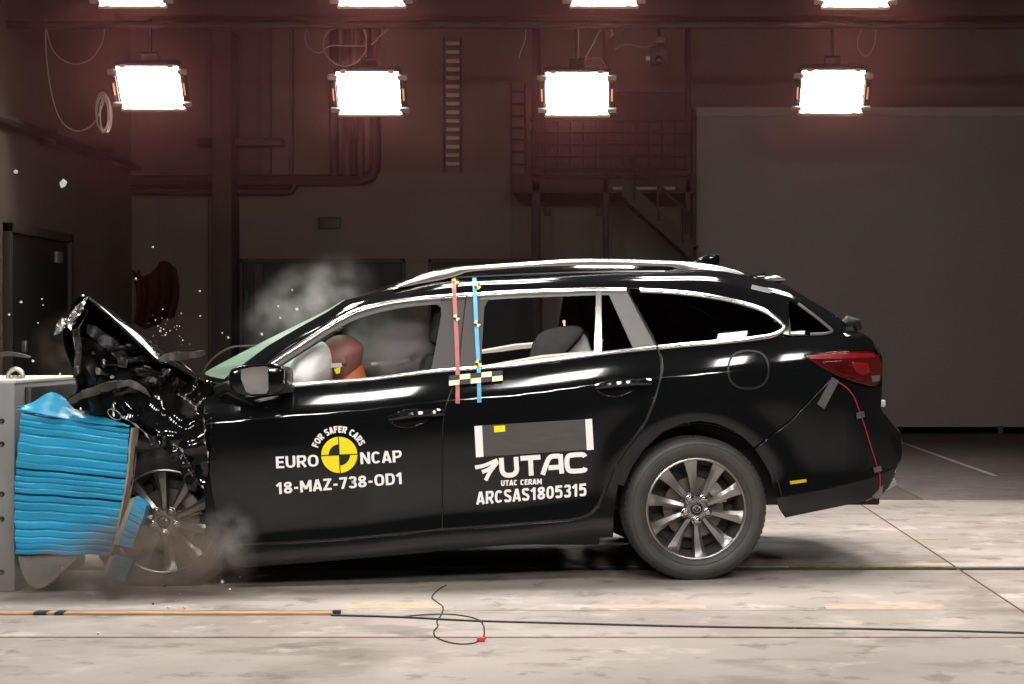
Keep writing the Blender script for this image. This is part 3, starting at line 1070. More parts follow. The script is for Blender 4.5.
# ================================================================== THE CAR
car = thing('estate_car', 'glossy black estate car with a crushed front, hitting the blue barrier', 'car', at(560, 581, .9) * 1)
car.location.z = 0
ORIG[car] = car.location.copy()
YC, ROLL, YAW = .92, .030, .14
TH = math.atan(YAW)
NV = Vector((-math.sin(TH), math.cos(TH), 0))       # across the car, away from the camera


def ca(px, py, Y):
    """Like at(), Y counted from the car's near flank: the car stands turned, its nose towards the camera."""
    return at(px, py, Y + (px - 697) * YAW / 214)


belt = spline([150, 205, 288, 373, 431, 512, 597, 658, 717, 768, 900], [400, 395.5, 387.3, 380.2, 373, 366.6, 355.4, 348.6, 343.6, 338, 331])
roof_e = spline([228, 266, 298, 327, 345, 393, 423, 462, 512, 608, 670, 720, 746, 787, 842, 860], [376, 347, 328, 312, 300, 289, 281, 274.5, 272, 269.5, 269, 271, 276, 285, 320, 334])
prof = spline([0, .02, .045, .07, .095, .12, .134, .146, .18, .24, .34, .48, .60, .70, .78, .83, .88],
              [.070, .0584, .0449, .0324, .0209, .0104, .0058, .0040, .0030, .0033, .006, .014, .021, .021, .016, .024, .055])


def Ys(px, py):
    b = belt(px)
    if py <= b:
        h = (b - py) * .00478
        y = .070 + .42 * h + .30 * h * h
        e = roof_e(px) + 15 - py
        if e > 0: y += .00033 * e * e
    else:
        y = prof((py - b) * .00471)
    if px < 300: y += .10 * ((300 - px) / 180) ** 2
    if px > 690: y += .085 * ((px - 690) / 170) ** 2
    if px > 846: y += .14 * ((px - 846) / 42) ** 2
    if py > 400 and px > 560:
        r = math.hypot(px - 697, py - 509)
        y -= .011 * math.exp(-((r - 92) / 16) ** 2) + .012 * math.exp(-((px - 697) / 90) ** 2 - ((py - 395) / 26) ** 2)
    return y


C0 = ca(697, 500, 0) + NV * YC


def mirror(p):
    d = (C0 - p).dot(NV)
    return p + NV * (2 * d) + Vector((0, 0, ROLL * 2 * d))


def S(px, py, off=0.):
    """A point of the near flank (off metres proud of it)."""
    return ca(px, py, Ys(px, py) - off)


def snormal(px, py):
    e = .8
    a = S(px + e, py) - S(px - e, py)
    b = S(px, py + e) - S(px, py - e)
    n = b.cross(a)
    n.normalize()
    if n.y > 0: n = -n
    return n


def panel(name, outline, parent, mat, off=0., thick=.018, step=4.5, both=True, round_edge=.0035, far_parent=None, near=True, sm=0):
    """One body panel: outline in the flank's own outline, shaped by the flank, with rolled edges."""
    if sm: outline = smooth_path(outline, sm, True)
    out, tris, rim = tri2d(outline, step)
    # ring of points just inside the rim keeps the surface flat up to the rolled edge
    P = [S(x, y, off) for x, y in out]
    N = [snormal(x, y) for x, y in out]
    rv = sorted({i for e in rim for i in e})
    vs = list(P)
    ns = list(N)
    # rolled edge: rim vertices tip outward and step back
    fs = list(tris)
    idx1, idx2 = {}, {}
    cen = {}
    for (i, j) in rim:
        d = P[j] - P[i]
        o = d.cross(N[i])
        if o.length > 0: o.normalize()
        for k in (i, j):
            cen[k] = cen.get(k, Vector((0, 0, 0))) + o
    for k in rv:
        o = cen[k].normalized() if cen[k].length > 0 else Vector((0, 0, 0))
        if o.length > 0 and True:
            pass
        idx1[k] = len(vs)
        vs.append(P[k] + o * round_edge * .6 - N[k] * round_edge)
        ns.append((N[k] * .5 + o).normalized())
        idx2[k] = len(vs)
        vs.append(P[k] + o * round_edge * .6 - N[k] * thick)
        ns.append(o if o.length > 0 else N[k])
    for (i, j) in rim:
        fs.append((j, i, idx1[i], idx1[j]))
        fs.append((idx1[j], idx1[i], idx2[i], idx2[j]))
    res = []
    for side in ((0, 1) if both else (0,)):
        if side == 0:
            if not near: continue
            V, Fc, Nn = vs, fs, ns
        else:
            V = [mirror(v) for v in vs]
            Fc = [f[::-1] for f in fs]
            Nn = [n - NV * (2 * n.dot(NV)) for n in ns]
        par = (far_parent if side else parent)
        org = ORIG.get(par, Vector((0, 0, 0)))
        me = bpy.data.meshes.new(name)
        me.from_pydata([v - org for v in V], [], Fc)
        me.update()
        me.shade_smooth()
        me.normals_split_custom_set_from_vertices([tuple(n) for n in Nn])
        me.materials.append(M[mat])
        o = bpy.data.objects.new(name, me)
        COL.objects.link(o)
        o.parent = par
        ORIG[o] = org
        res.append(o)
    return res if len(res) > 1 else res[0]


def trim_strip(name, path, w, parent, mat, off=.004, bulge=.004, both=True, far_parent=None, n=5, sm=5, wtab=None):
    """A moulding laid along a path on the flank: half-round section of width w (photo px)."""
    pp = smooth_path(path, sm)
    m = MB()
    rows = []
    for i, p in enumerate(pp):
        a, b = pp[max(0, i - 1)], pp[min(len(pp) - 1, i + 1)]
        t = (b - a).normalized()
        nn = Vector((-t.y, t.x))
        ww = wtab(p.x) if wtab else w
        rows.append([S(p.x + nn.x * s * ww / 2, p.y + nn.y * s * ww / 2, (off + bulge * (1 - s * s)) if abs(s) < .99 else -.004)
                     for s in [-1, -.97] + [-.9 + 1.8 * k / (n - 1) for k in range(n)] + [.97, 1]])
    outs = []
    for side in ((0, 1) if both else (0,)):
        m = MB()
        R = rows if side == 0 else [[mirror(q) for q in r] for r in rows]
        vv = [[m.bm.verts.new(q) for q in r] for r in R]
        for i in range(len(vv) - 1):
            for j in range(len(vv[0]) - 1):
                m.bm.faces.new((vv[i][j], vv[i + 1][j], vv[i + 1][j + 1], vv[i][j + 1]))
        o = m.build(name, M[mat], far_parent if side else parent, sharp=60)
        outs.append(o)
    return outs


def crossloft(name, edge, bulge, parent, mat, n=18, power=2.2, inset=0., smooth_n=4, closed_caps=False, solid=0., sharp=40):
    """Skin stretched over the car from the near edge line to its mirror image. bulge: (dx, dz) per edge point."""
    E = smooth_path([Vector((x, y)) for x, y in edge], smooth_n)
    Bu = smooth_path([Vector(b) for b in bulge], smooth_n)
    m = MB()

    def f(u, v):
        i = int(round(u * (len(E) - 1)))
        a = S(E[i].x, E[i].y, -inset)
        b = mirror(a)
        s = 2 * v - 1
        k = 1 - abs(s) ** power
        p = a.lerp(b, v)
        return p + Vector((Bu[i].x * k, 0, Bu[i].y * k))
    m.grid(f, len(E) - 1, n)
    return m.build(name, M[mat], parent, sharp=sharp, solid=solid)


# ---- doors
FD = [(205, 399), (215, 393.5), (231, 391), (262, 389), (288, 387.6), (373, 380.5), (431, 373.3), (457.6, 371.0), (451, 387), (445, 405), (442, 425),
      (441.3, 445), (441.3, 528), (400, 532.2), (340, 537.8), (285, 541), (229, 543), (221, 530), (214, 502), (209, 470), (205.5, 441), (203.8, 418)]
RD = [(459.2, 370.9), (512, 366.8), (560, 360.3), (597, 355.5), (630, 351.8), (656.8, 348.9), (660, 358), (660.4, 370), (658, 384), (653, 400), (645, 420), (629, 443), (615.5, 462),
      (606, 484), (597, 504), (590, 512), (582, 516), (569, 518.5), (500, 523.7), (443.2, 527.8), (443.2, 445), (444, 425), (447, 405.5), (453, 387.5)]
fd, fd2 = panel('front_door', FD, car, 'paint', far_parent=car)
rd, rd2 = panel('rear_door', RD, car, 'paint', far_parent=car)
SILL = [(224, 546), (285, 544), (340, 540.6), (400, 535), (441, 531), (500, 526.5), (569, 521.3), (584, 518.8), (592, 514.6), (600, 507), (607, 491), (616.5, 465),
        (622, 470), (617, 490), (613.5, 510), (613, 537), (560, 541.2), (484, 547), (400, 555), (340, 560), (228, 569)]
panel('sill', SILL, car, 'paint_dusty', far_parent=car)
QP = [(658.8, 348.7), (690, 345.7), (717, 343.7), (745, 341), (768, 338.2), (780, 335.5), (792, 337), (829, 335.5), (845, 333), (861, 332.5), (873, 341), (875.5, 349.8), (838, 349.6), (803, 354.8),
      (820, 367.5), (833, 374.8), (813, 395), (791, 419), (768, 436.6), (754, 447.2), (745, 438.5), (733, 430), (717, 423.2), (700, 420.8), (683, 422.8), (663, 431.6), (644, 449), (631, 468), (623.5, 486),
      (618.5, 484), (618, 464), (632, 444), (648, 421.5), (656, 401), (661, 384), (663.2, 370), (662.6, 358)]
panel('quarter_panel', QP, car, 'paint', far_parent=car)
BU = [(834, 377), (845, 381.5), (860, 386.3), (871, 387.8), (881.5, 387), (880.5, 408), (885, 416), (893, 424.5), (901, 434), (901.5, 457), (897, 466), (870, 477), (826, 488.6), (776, 497.5),
      (771, 475), (763, 460), (755.5, 449.4), (769, 438.8), (792, 421.2), (814.5, 397)]
VA = [(776.8, 499), (826, 490.2), (870, 478.6), (896.5, 467.8), (893, 479), (888, 488), (881, 495.5), (867, 500), (841, 506), (785.5, 517.6), (780.5, 510)]
panel('rear_bumper', BU, car, 'paint', both=True, far_parent=car)
panel('bumper_valance', VA, car, 'valance', both=True, far_parent=car)
BF = [(233, 371.5), (266, 347), (298, 328), (327, 312), (345, 300), (393, 289), (423, 281), (462, 274.7), (512, 272.2), (560, 270.4), (608, 269.6), (670, 269.2), (720, 271), (746, 276), (765, 280), (787, 285.2),
      (806, 297.5), (842, 320), (846, 331.6), (829, 334), (792, 335.5), (783, 333.6), (787, 327), (776, 318), (766, 310.5), (746, 302.5), (717, 295.5), (676, 290.5), (635, 288), (595, 287), (512, 290.4), (446, 295), (396, 298.6),
      (358, 306.5), (329, 321), (290, 345.5), (266, 362), (254, 371)]
panel('body_side_frame', BF, car, 'paint', far_parent=car)
# ---- window frames, pillar covers and mouldings (children of the doors or of the car)
ch = [(254, 374.5), (268, 365), (290, 351), (329, 325.8), (358, 310.5), (396, 301.3), (446, 296.6), (466, 295.2)]
trim_strip('chrome_moulding', ch, 4.6, fd, 'chrome', .006, .006, far_parent=fd2)
ch2 = [(467, 295.1), (512, 292.4), (560, 290.6), (595, 289.2), (626, 289.6)]
trim_strip('chrome_moulding', ch2, 4.2, rd, 'chrome', .006, .006, far_parent=rd2)
trim_strip('window_frame', [(262, 374), (284, 359.5), (310, 343), (334, 327.5), (360, 315.2), (398, 305.6), (441, 301)], 6., fd, 'dark_trim', .002, .004, far_parent=fd2)
trim_strip('window_frame', [(480, 298.5), (512, 296.2), (560, 294.3), (598, 293), (612, 292.8)], 4.6, rd, 'grey_trim', .002, .003, far_parent=rd2)
bl = [(286, 385.8), (330, 382), (373, 378.6), (431, 371.6), (457, 369.6)]
trim_strip('belt_moulding', bl, 3.4, fd, 'chrome', .005, .006, far_parent=fd2)
bl2 = [(459, 369.4), (482, 367.6), (512, 365), (560, 358.8), (597, 354), (630, 350.2), (656, 347.5)]
trim_strip('belt_moulding', bl2, 3.8, rd, 'chrome', .005, .006, far_parent=rd2)
trim_strip('belt_moulding', [(658.5, 347.4), (690, 344.4), (717, 342.2), (745, 339.4), (768, 336.4), (778, 333), (784.5, 327.6), (780, 321.5), (766, 311.5), (746, 304.2), (717, 297.4), (676, 292.2), (640, 290.2)], 4.4, car, 'chrome', .006, .007, far_parent=car)
panel('pillar_cover', [(447.4, 298.5), (465, 297.2), (457.2, 369.6), (431, 371.6), (436, 346), (441.6, 314), (441, 307), (436, 303.2)], fd, 'pillar_trim_shaded', .004, .01, 5, far_parent=fd2)
panel('pillar_cover', [(466.8, 297), (494, 296.6), (487.5, 300.6), (484, 307), (482.6, 330), (480.6, 367.4), (459.4, 369.2), (463, 330)], rd, 'pillar_trim_shaded', .004, .01, 5, far_parent=rd2)
panel('pillar_cover', [(608.4, 292.2), (626, 290.8), (655.4, 346.8), (634, 349.2)], rd, 'grey_trim', .005, .01, 5, far_parent=rd2)
panel('division_bar', [(596.4, 291), (601.2, 291), (601.6, 353.4), (594.2, 354.4)], rd, 'rail', .006, .02, 4, far_parent=rd2)
panel('quarter_glass', [(601.5, 294.6), (608.8, 294), (634, 348.6), (601.8, 352.8)], rd, 'tint', -.002, .004, 6, far_parent=rd2)
panel('rear_side_window', [(629, 292.5), (642, 291.6), (676, 294.6), (717, 300), (746, 307.5), (766, 316.5), (781, 326.5), (776, 331.5), (767, 334.6), (745, 337.4), (717, 340.2), (690, 342.2), (658, 345.3)], car, 'tint2', -.001, .004, 6, far_parent=car)
panel('tailgate_side_glass', [(788, 300.5), (798, 304.5), (831, 331.5), (824, 333.6), (809, 334.4), (791, 334)], car, 'tint2', .003, .006, 6, far_parent=car)
trim_strip('glass_edge', [(798, 303.5), (815, 316), (829, 327.5), (832, 331), (826, 333.4), (810, 334.4)], 3, car, 'dark_trim', .003, .003, far_parent=car)
# dark seams behind the panel gaps
for nm, pth in (('door_seal', [(458.4, 371), (452, 387), (446, 405), (443, 425), (442.2, 445), (442.2, 528)]),
                ('door_seal', [(466, 296), (462.4, 330), (458.4, 370)]),
                ('door_seal', [(627.5, 290), (641, 318), (657.5, 347), (661.5, 362), (661.8, 370), (659.5, 384), (654.5, 400.5), (646.5, 420.8), (630.5, 443.5), (617, 463), (607, 484), (598, 505), (590.5, 513.5), (569, 520), (500, 525.2), (443, 529.4), (340, 539.2), (228, 544.4)])):
    trim_strip(nm, pth, 4.5, car, 'black_plastic', -.010, .002, far_parent=car, sm=3)
# ---- fuel flap
pts = [(748.5 + 19 * abs(math.cos(t)) ** .8 * (1 if math.cos(t) > 0 else -1), 369.5 + 18 * abs(math.sin(t)) ** .8 * (1 if math.sin(t) > 0 else -1)) for t in [i * 2 * PI / 40 for i in range(40)]]
panel('fuel_flap_gap', [((x - 748.5) * 1.10 + 748.5, (y - 369.5) * 1.10 + 369.5) for x, y in pts], car, 'black_plastic', .0012, .004, 5, both=False)
panel('fuel_flap', pts, car, 'paint', .004, .006, 4, both=False)
# ---- door handles
for par, cx, cy, w, slope in ((fd, 416, 415.5, 54, -.11), (rd, 623, 384.5, 54, -.09)):
    cup = [(cx - 27 + 40 * (.5 - .5 * math.cos(t)) , cy + 2 + 9.5 * math.sin(t) + slope * (40 * (.5 - .5 * math.cos(t)) - 20)) for t in [i * 2 * PI / 24 for i in range(24)]]
    cup = [(cx - 7 + 20 * math.cos(t), cy + 3 + 9 * math.sin(t) + slope * 20 * math.cos(t)) for t in [i * 2 * PI / 24 for i in range(24)]]
    pn = panel('handle_cup', cup, par, 'paint_dusty', .0015, .004, 4, both=False)
    m = MB()
    ps, rs = [], []
    for k in range(13):
        u = k / 12
        px = cx - w / 2 + w * u
        py = cy - 1.5 + slope * (px - cx) + 1.5 * (1 - math.sin(PI * u))
        ps.append(S(px, py, .012 + .022 * math.sin(PI * u) ** .6))
        rs.append(.014 + .005 * math.sin(PI * u) + (.004 if u > .75 else 0))
    m.tube(ps, rs, 10)
    m.build('door_handle', M['paint'], par)
    trim_strip('handle_rim', [(cx - 26, cy + 3 - slope * 26), (cx - 16, cy + 9.5 + slope * -16), (cx - 4, cy + 11.5), (cx + 8, cy + 8 + slope * 8)], 2.2, par, 'paint', .002, .004, both=False)
# ---- tail lamp
TL = [(805, 355.4), (820, 353), (838, 351.2), (873, 351.6), (879, 356), (882, 364), (881.6, 380), (878, 384.6), (871, 385.4), (855, 381.4), (838, 375.4), (822, 366.4)]
tl, tl2 = panel('tail_lamp', TL, car, 'red_lamp', .004, .03, 4, far_parent=car)
panel('lamp_bar', [(808, 356), (838, 353), (873, 353.4), (876, 357), (840, 358.4), (812, 358.6)], tl, 'red_lit', .0065, .004, 4, both=False)
panel('lamp_glow', [(853, 362), (868, 363), (870, 372), (864, 375), (856, 371)], tl, 'red_lit', .0065, .004, 4, both=False)
panel('lamp_smoke', [(822, 362), (846, 361), (850, 372), (858, 378), (838, 372.6)], tl, 'smoked_red', .0065, .004, 4, both=False)
panel('reverse_lens', [(872, 376), (880, 375), (879.5, 381), (873, 382)], tl, 'grey_trim', .0065, .004, 4, both=False)
# ---- roof, glass, tailgate
ru = [(345, 300), (393, 289), (423, 281), (462, 274.7), (512, 272.2), (608, 269.6), (670, 269.2), (720, 271), (746, 276), (765, 280), (787, 285.2)]
crossloft('roof', ru, [(-.01, .0), (-.01, .02), (0, .04), (0, .05), (0, .05), (0, .05), (0, .045), (0, .04), (0, .035), (0, .03), (0, .02)], car, 'paint', 20, 2.6, .004, solid=.012)
crossloft('windscreen', [(224, 379), (233, 371.5), (266, 347), (298, 328), (327, 312), (345, 300)], [(-.15, .0), (-.13, .0), (-.065, .0), (-.035, .0), (-.02, .0), (-.01, .0)], car, 'windscreen', 24, 2.2, .003)
crossloft('headliner', [(350, 303), (423, 287), (512, 279), (608, 276), (720, 279), (780, 290)], [(0, .02)] * 6, car, 'interior', 10, 2.6, .03)
crossloft('rear_window', [(787, 285.2), (806, 297.5), (842, 320), (846, 331.6)], [(.02, .02), (.05, .02), (.07, .02), (.08, .01)], car, 'tint2', 14, 2.2, .003)
crossloft('tailgate', [(846, 331.6), (861, 332.5), (873, 341), (881, 354), (882.5, 366), (882, 386), (881, 408)], [(.08, .01), (.07, 0), (.06, 0), (.05, 0), (.05, 0), (.05, 0), (.05, 0)], car, 'paint', 14, 2.4, .006, solid=.012)
crossloft('bumper_face', [(881, 408), (893, 424.5), (901, 434), (901.5, 457), (897, 466), (893, 479), (881, 495)], [(.05, 0)] * 7, car, 'paint', 14, 2.6, .004, solid=.012)
m = MB()
sp = [(744, 278.5), (752, 275.5), (766, 275), (779, 276.2), (787, 279.4), (783, 282.4), (772, 284), (756, 282.6)]
a = [ca(x, y, .34) for x, y in sp]
m.prism(a, NV * 1.12 + Vector((0, 0, ROLL * 1.12)))
m.build('roof_spoiler', M['paint'], car, bevel=.012)
m = MB()
m.prism([ca(x, y, .32) for x, y in ((764, 277), (775, 275.2), (786, 278.6), (785, 280.5), (774, 282), (765, 281))], (0, .05, 0))
m.build('spoiler_end_cap', M['rail'], car, bevel=.005)
m = MB()
m.tube([ca(750, 277.2, .36), ca(757, 276, .36), ca(763, 274.6, .36), ca(765, 272.8, .36)], [.004, .006, .007, .004], 8)
m.build('spoiler_bracket', M['paint'], car)
# shark fin aerial
m = MB()
fin = [(692, 262), (704, 256), (712, 254.8), (719, 253.6), (720, 258), (719, 266), (694, 266)]
m.prism([ca(x, y, .90) for x, y in fin], (0, .03, 0))
m.build('roof_aerial', M['paint'], car, bevel=.006)
# rear wiper knuckle
m = MB()
m.tube([ca(840, 325, .80), ca(848, 321, .8), ca(856, 323, .8), ca(859, 330, .8)], [.012, .03, .028, .02], 10)
m.build('wiper_pivot', M['black_plastic'], car)
# number plate lamp edge / exhaust / tow eye
MB().span(ca(879, 407, .40), ca(883.5, 400, .46), .004).build('badge_edge', M['white_cloth'], car)
m = MB()
m.tube([ca(868, 493, .42), ca(882, 486, .42), ca(893, 479, .42)], [.022, .03, .034], 12)
m.build('exhaust_tip', M['steel'], car)
MB().prism([ca(872, 497, .15), ca(883, 486, .15), ca(882, 496, .15), ca(877, 499, .15)], (0, .02, 0)).build('bumper_clip', M['grey_trim'], car)
# ---- roof rails
RRt = [(392, 287.2), (406, 281), (423, 275.6), (440, 271), (458, 267.2), (485, 264.8), (512, 262.9), (545, 260.4), (579, 258.8), (620, 258.9), (658, 260.2), (690, 262), (717, 265.4), (735, 270), (746, 274.6)]
RRb = [(745, 276.4), (715, 275), (684, 272.8), (678, 269.4), (668, 266.6), (640, 265.8), (600, 265.4), (545, 266.4), (512, 268.2), (487, 269.9), (468, 271.8), (458, 275.6), (440, 280.4), (420, 284), (402, 287.4)]
for side in (0, 1):
    m = MB()
    o3 = [ca(x, y, .345) for x, y in smooth_path(RRt, 3) + smooth_path(RRb, 3)]
    if side: o3 = [mirror(q) for q in o3]
    m.prism(o3, NV * (.045 * (-1 if side else 1)))
    m.build('roof_rail', M['rail'], car, bevel=.008)
trim_strip('roof_gutter', [(455, 277.4), (512, 274.8), (560, 272.8), (608, 271.4), (665, 271)], 1.6, car, 'grey_trim', .004, .003, far_parent=car)
# ---- marker tapes on the B pillar, each with quartered targets
def tape(path, w, mat, name, label):
    pp = smooth_path(path, 6)
    m = MB()
    rows = []
    for i, p in enumerate(pp):
        rows.append([S(p.x + s * w / 2, p.y, .013) for s in (-1, 1)])
    vv = [[m.bm.verts.new(q) for q in r] for r in rows]
    for i in range(len(vv) - 1):
        m.bm.faces.new((vv[i][0], vv[i + 1][0], vv[i + 1][1], vv[i][1]))
    o = m.build(name, M[mat], car, sharp=None, solid=.001)
    o['label'] = label
    return o


tr = tape([(453.6, 278.5), (454.6, 300), (456, 325), (457, 350), (457.6, 371), (457.6, 403.5)], 4.2, 'red_tape', 'marker_tape', 'pink red tape strip')
tb = tape([(474.4, 277.5), (475.2, 300), (476.6, 330), (478, 355), (478.8, 372), (479.4, 402.5)], 4.0, 'blue_tape', 'marker_tape', 'light blue tape strip')


def quarter_target(par, cx, cy, r):
    for k in range(4):
        m = MB()
        pts = [S(cx, cy, .0155)] + [S(cx + r * math.cos(a), cy + r * math.sin(a), .0155) for a in [(k + j / 4) * PI / 2 + .15 for j in range(5)]]
        m.prism(pts, (0, .001, 0))
        m.build('target_quarter', M['yellow_print' if cy < 295 or cy > 350 else 'cream_print'] if k % 2 == 0 else M['black_print'], par, sharp=None)


for cx, cy in ((455.4, 281), (456.6, 317.5)): quarter_target(tr, cx, cy, 3.4)
for cx, cy in ((477.4, 286), (477.2, 323.6), (478.6, 363)): quarter_target(tb, cx, cy, 3.4)
for k in range(10):
    x0 = 449 + (k // 2) * 10.8
    top = k % 2 == 0
    y0 = 375.6 - (k // 2) * 1.05 + (0 if top else 5.0)
    lightq = (top == ((k // 2) % 2 == 1))
    q = [(x0, y0), (x0 + 10.4, y0 - 1.1), (x0 + 10.4, y0 + 4.1), (x0, y0 + 5.2)]
    m = MB()
    m.prism([S(x, y, .0175) for x, y in q], (0, .0015, 0))
    m.build('checker_square', M['cream_print'] if lightq else M['black_print'], car, sharp=None)

# ---- lettering
def sup(cx, cy, rx, ry, a0, a1, n=20, e=.75):
    o = []
    for k in range(n + 1):
        t = math.radians(a0 + (a1 - a0) * k / n)
        co, si = math.cos(t), math.sin(t)
        o.append((cx + rx * math.copysign(abs(co) ** e, co), cy + ry * math.copysign(abs(si) ** e, si)))
    return o


def glyph(ch, t):
    """Strokes of one letter in a cell one unit high: (width, straight strokes, curved strokes)."""
    a, T = t / 2, 1 - t / 2
    if ch in 'EF':
        w = .52
        return w, [((a, 0), (a, 1)), ((a, T), (w, T)), ((a, .51), (w * .92, .51))] + ([((a, a), (w, a))] if ch == 'E' else []), []
    if ch == 'U':
        w = .62
        return w, [], [[(a, 1), (a, .6), (a, .33), (a + .06, .15), (w / 2, a), (w - a - .06, .15), (w - a, .33), (w - a, .6), (w - a, 1)]]
    if ch in 'O0':
        w = .68 if ch == 'O' else .58
        return w, [], [sup(w / 2, .5, w / 2 - a, .5 - a, 0, 360, 28)]
    if ch == 'C':
        w = .60
        return w, [], [sup(w / 2, .5, w / 2 - a, .5 - a, 38, 322, 24)]
    if ch == 'D':
        w = .64
        return w, [((a, 0), (a, 1))], [[(a, T), (w * .42, T), (w - a - .07, .84), (w - a, .5), (w - a - .07, .16), (w * .42, a), (a, a)]]
    if ch in 'RP':
        w = .60
        return w, [((a, 0), (a, 1))] + ([((w * .5, .46), (w - .06, 0))] if ch == 'R' else []), [[(a, T), (w * .5, T), (w - a - .03, .89), (w - a, .72), (w - a - .03, .54), (w * .5, .44), (a, .44)]]
    if ch == 'A':
        w = .60
        return w, [((.06, 0), (w / 2 - .015, 1)), ((w / 2 + .015, 1), (w - .06, 0)), ((.15, .26), (w - .15, .26))], []
    if ch == 'N':
        w = .64
        return w, [((a, 0), (a, 1)), ((w - a, 0), (w - a, 1)), ((a + .01, .97), (w - a - .01, .03))], []
    if ch == 'M':
        w = .80
        return w, [((a, 0), (a, 1)), ((w - a, 0), (w - a, 1)), ((a + .01, .98), (w / 2, .25)), ((w - a - .01, .98), (w / 2, .25))], []
    if ch == 'Z':
        w = .58
        return w, [((.02, T), (w, T)), ((0, a), (w, a)), ((w - .11, T), (.11, a))], []
    if ch == 'T':
        w = .56
        return w, [((0, T), (w, T)), ((w / 2, 0), (w / 2, 1))], []
    if ch == 'S':
        w = .58
        return w, [], [[(w - a - .02, .78), (w - .16, .90), (w / 2, T), (.15, .9), (a, .74), (.16, .585), (w / 2, .5), (w - .16, .42), (w - a, .26), (w - .15, .1), (w / 2, a), (.15, .1), (a + .01, .23)]]
    if ch == '1':
        w = .42
        return w, [((w - a - .05, 0), (w - a - .05, 1)), ((w - a - .03, .95), (.02, .70))], []
    if ch == '3':
        w = .56
        return w, [], [[(a, .80), (.16, .91), (w / 2, T), (w - .15, .9), (w - a - .01, .74), (w - .17, .57), (w * .40, .52)], [(w * .40, .52), (w - .16, .46), (w - a, .27), (w - .15, .1), (w / 2, a), (.15, .09), (a, .21)]]
    if ch == '5':
        w = .56
        return w, [((.08, T), (w - .03, T)), ((.13, 1), (.10, .48))], [[(.10, .51), (.2, .59), (w / 2, .62), (w - .14, .54), (w - a, .32), (w - .14, .11), (w / 2, a), (.16, .09), (a, .19)]]
    if ch == '7':
        w = .54
        return w, [((0, T), (w, T)), ((w - .08, T), (.19, 0))], []
    if ch == '8':
        w = .58
        return w, [], [sup(w / 2, .745, w / 2 - a - .02, .255 - a, 0, 360, 24, .85), sup(w / 2, .265, w / 2 - a, .265 - a, 0, 360, 24, .85)]
    if ch == '-':
        return .36, [((.04, .42), (.32, .42))], []
    return .30, [], []


def text_mesh(s, t=.17, gap=.09):
    """The word as strokes: vertices in (0..1, 0..1) and faces."""
    x, V, Fc = 0., [], []

    def ribbon(pp):
        pp = [Vector(p) for p in pp]
        b = len(V)
        closed = (pp[0] - pp[-1]).length < 1e-4
        n = len(pp)
        for i, p in enumerate(pp):
            q0 = pp[i - 1] if i else (pp[-2] if closed else p)
            q1 = pp[i + 1] if i < n - 1 else (pp[1] if closed else p)
            d = (q1 - q0).normalized()
            nn = Vector((-d.y, d.x)) * t / 2
            V.append((x + p.x + nn.x, p.y + nn.y))
            V.append((x + p.x - nn.x, p.y - nn.y))
        for i in range(n - 1):
            Fc.append((b + 2 * i, b + 2 * i + 2, b + 2 * i + 3, b + 2 * i + 1))
    for ch in s:
        w, ls, cs_ = glyph(ch, t)
        for l in ls: ribbon(l)
        for cv in cs_: ribbon(cv if len(cv) > 18 else smooth_path(cv, 4))
        x += w + gap
    tot = x - gap
    return [(vx / tot, vy) for vx, vy in V], Fc


def letters(s, x0, x1, yb, h, slope, par, t=.17, mat='white_paint', shear=.0):
    """Lettering printed on the flank: from x0 to x1 with its base line at yb, height h, rising by slope."""
    vs, fs = text_mesh(s, t)
    pts = []
    for u, v in vs:
        x = x0 + (x1 - x0) * u
        pts.append(S(x + v * h * shear, yb + slope * (x - x0) - v * h, .0035))
    me = bpy.data.meshes.new('lettering')
    me.from_pydata(pts, [], fs)
    return finish('lettering', me, M[mat], par, sharp=None)


letters('EURO', 276.2, 318.8, 468.4, 11.8, -.048, fd, .175, shear=-.05)
letters('NCAP', 360.6, 402, 464.2, 11.8, -.052, fd, .175, shear=-.05)
letters('18-MAZ-738-OD1', 276.6, 402.6, 494.4, 11.6, -.083, fd, .185, shear=-.05)
vs, fs = text_mesh('FOR SAFER CARS', .22)
pts = []
for u, v in vs:
    a = math.radians(162 - 139 * u)
    r = 21.5 + 6.6 * v
    pts.append(S(339 + r * math.cos(a) * 1.03, 454.6 - r * math.sin(a) * 1.02 , .0035))
me = bpy.data.meshes.new('lettering')
me.from_pydata(pts, [], fs)
finish('lettering', me, M['white_paint'], fd, sharp=None)
m = MB()
m.prism([S(339.3 + 18.1 * math.cos(t), 454.9 + 18.1 * math.sin(t), .003) for t in [i * 2 * PI / 48 for i in range(48)]], (0, .001, 0))
m.build('roundel', M['yellow_print'], fd, sharp=None)
m = MB()
for a0 in (PI, 0):
    m.prism([S(339.3, 454.9, .0042)] + [S(339.3 + 10.6 * math.cos(a0 + j * PI / 24 - .04), 454.9 + 10.6 * math.sin(a0 + j * PI / 24 - .04), .0042) for j in range(13)], (0, .001, 0))
for a0 in (-.04, PI / 2 - .05):
    c, s = math.cos(a0), math.sin(a0)
    m.prism([S(339.3 + e * 18 * c - k * .45 * s, 454.9 + e * 18 * s + k * .45 * c, .0042) for e, k in ((-1, -1), (1, -1), (1, 1), (-1, 1))], (0, .001, 0))
m.build('roundel_mark', M['black_print'], fd, sharp=None)


def patch(q, par, mat, name, off=.004):
    m = MB()
    m.prism([S(x, y, off) for x, y in q], (0, .001, 0))
    return m.build(name, M[mat], par, sharp=None)


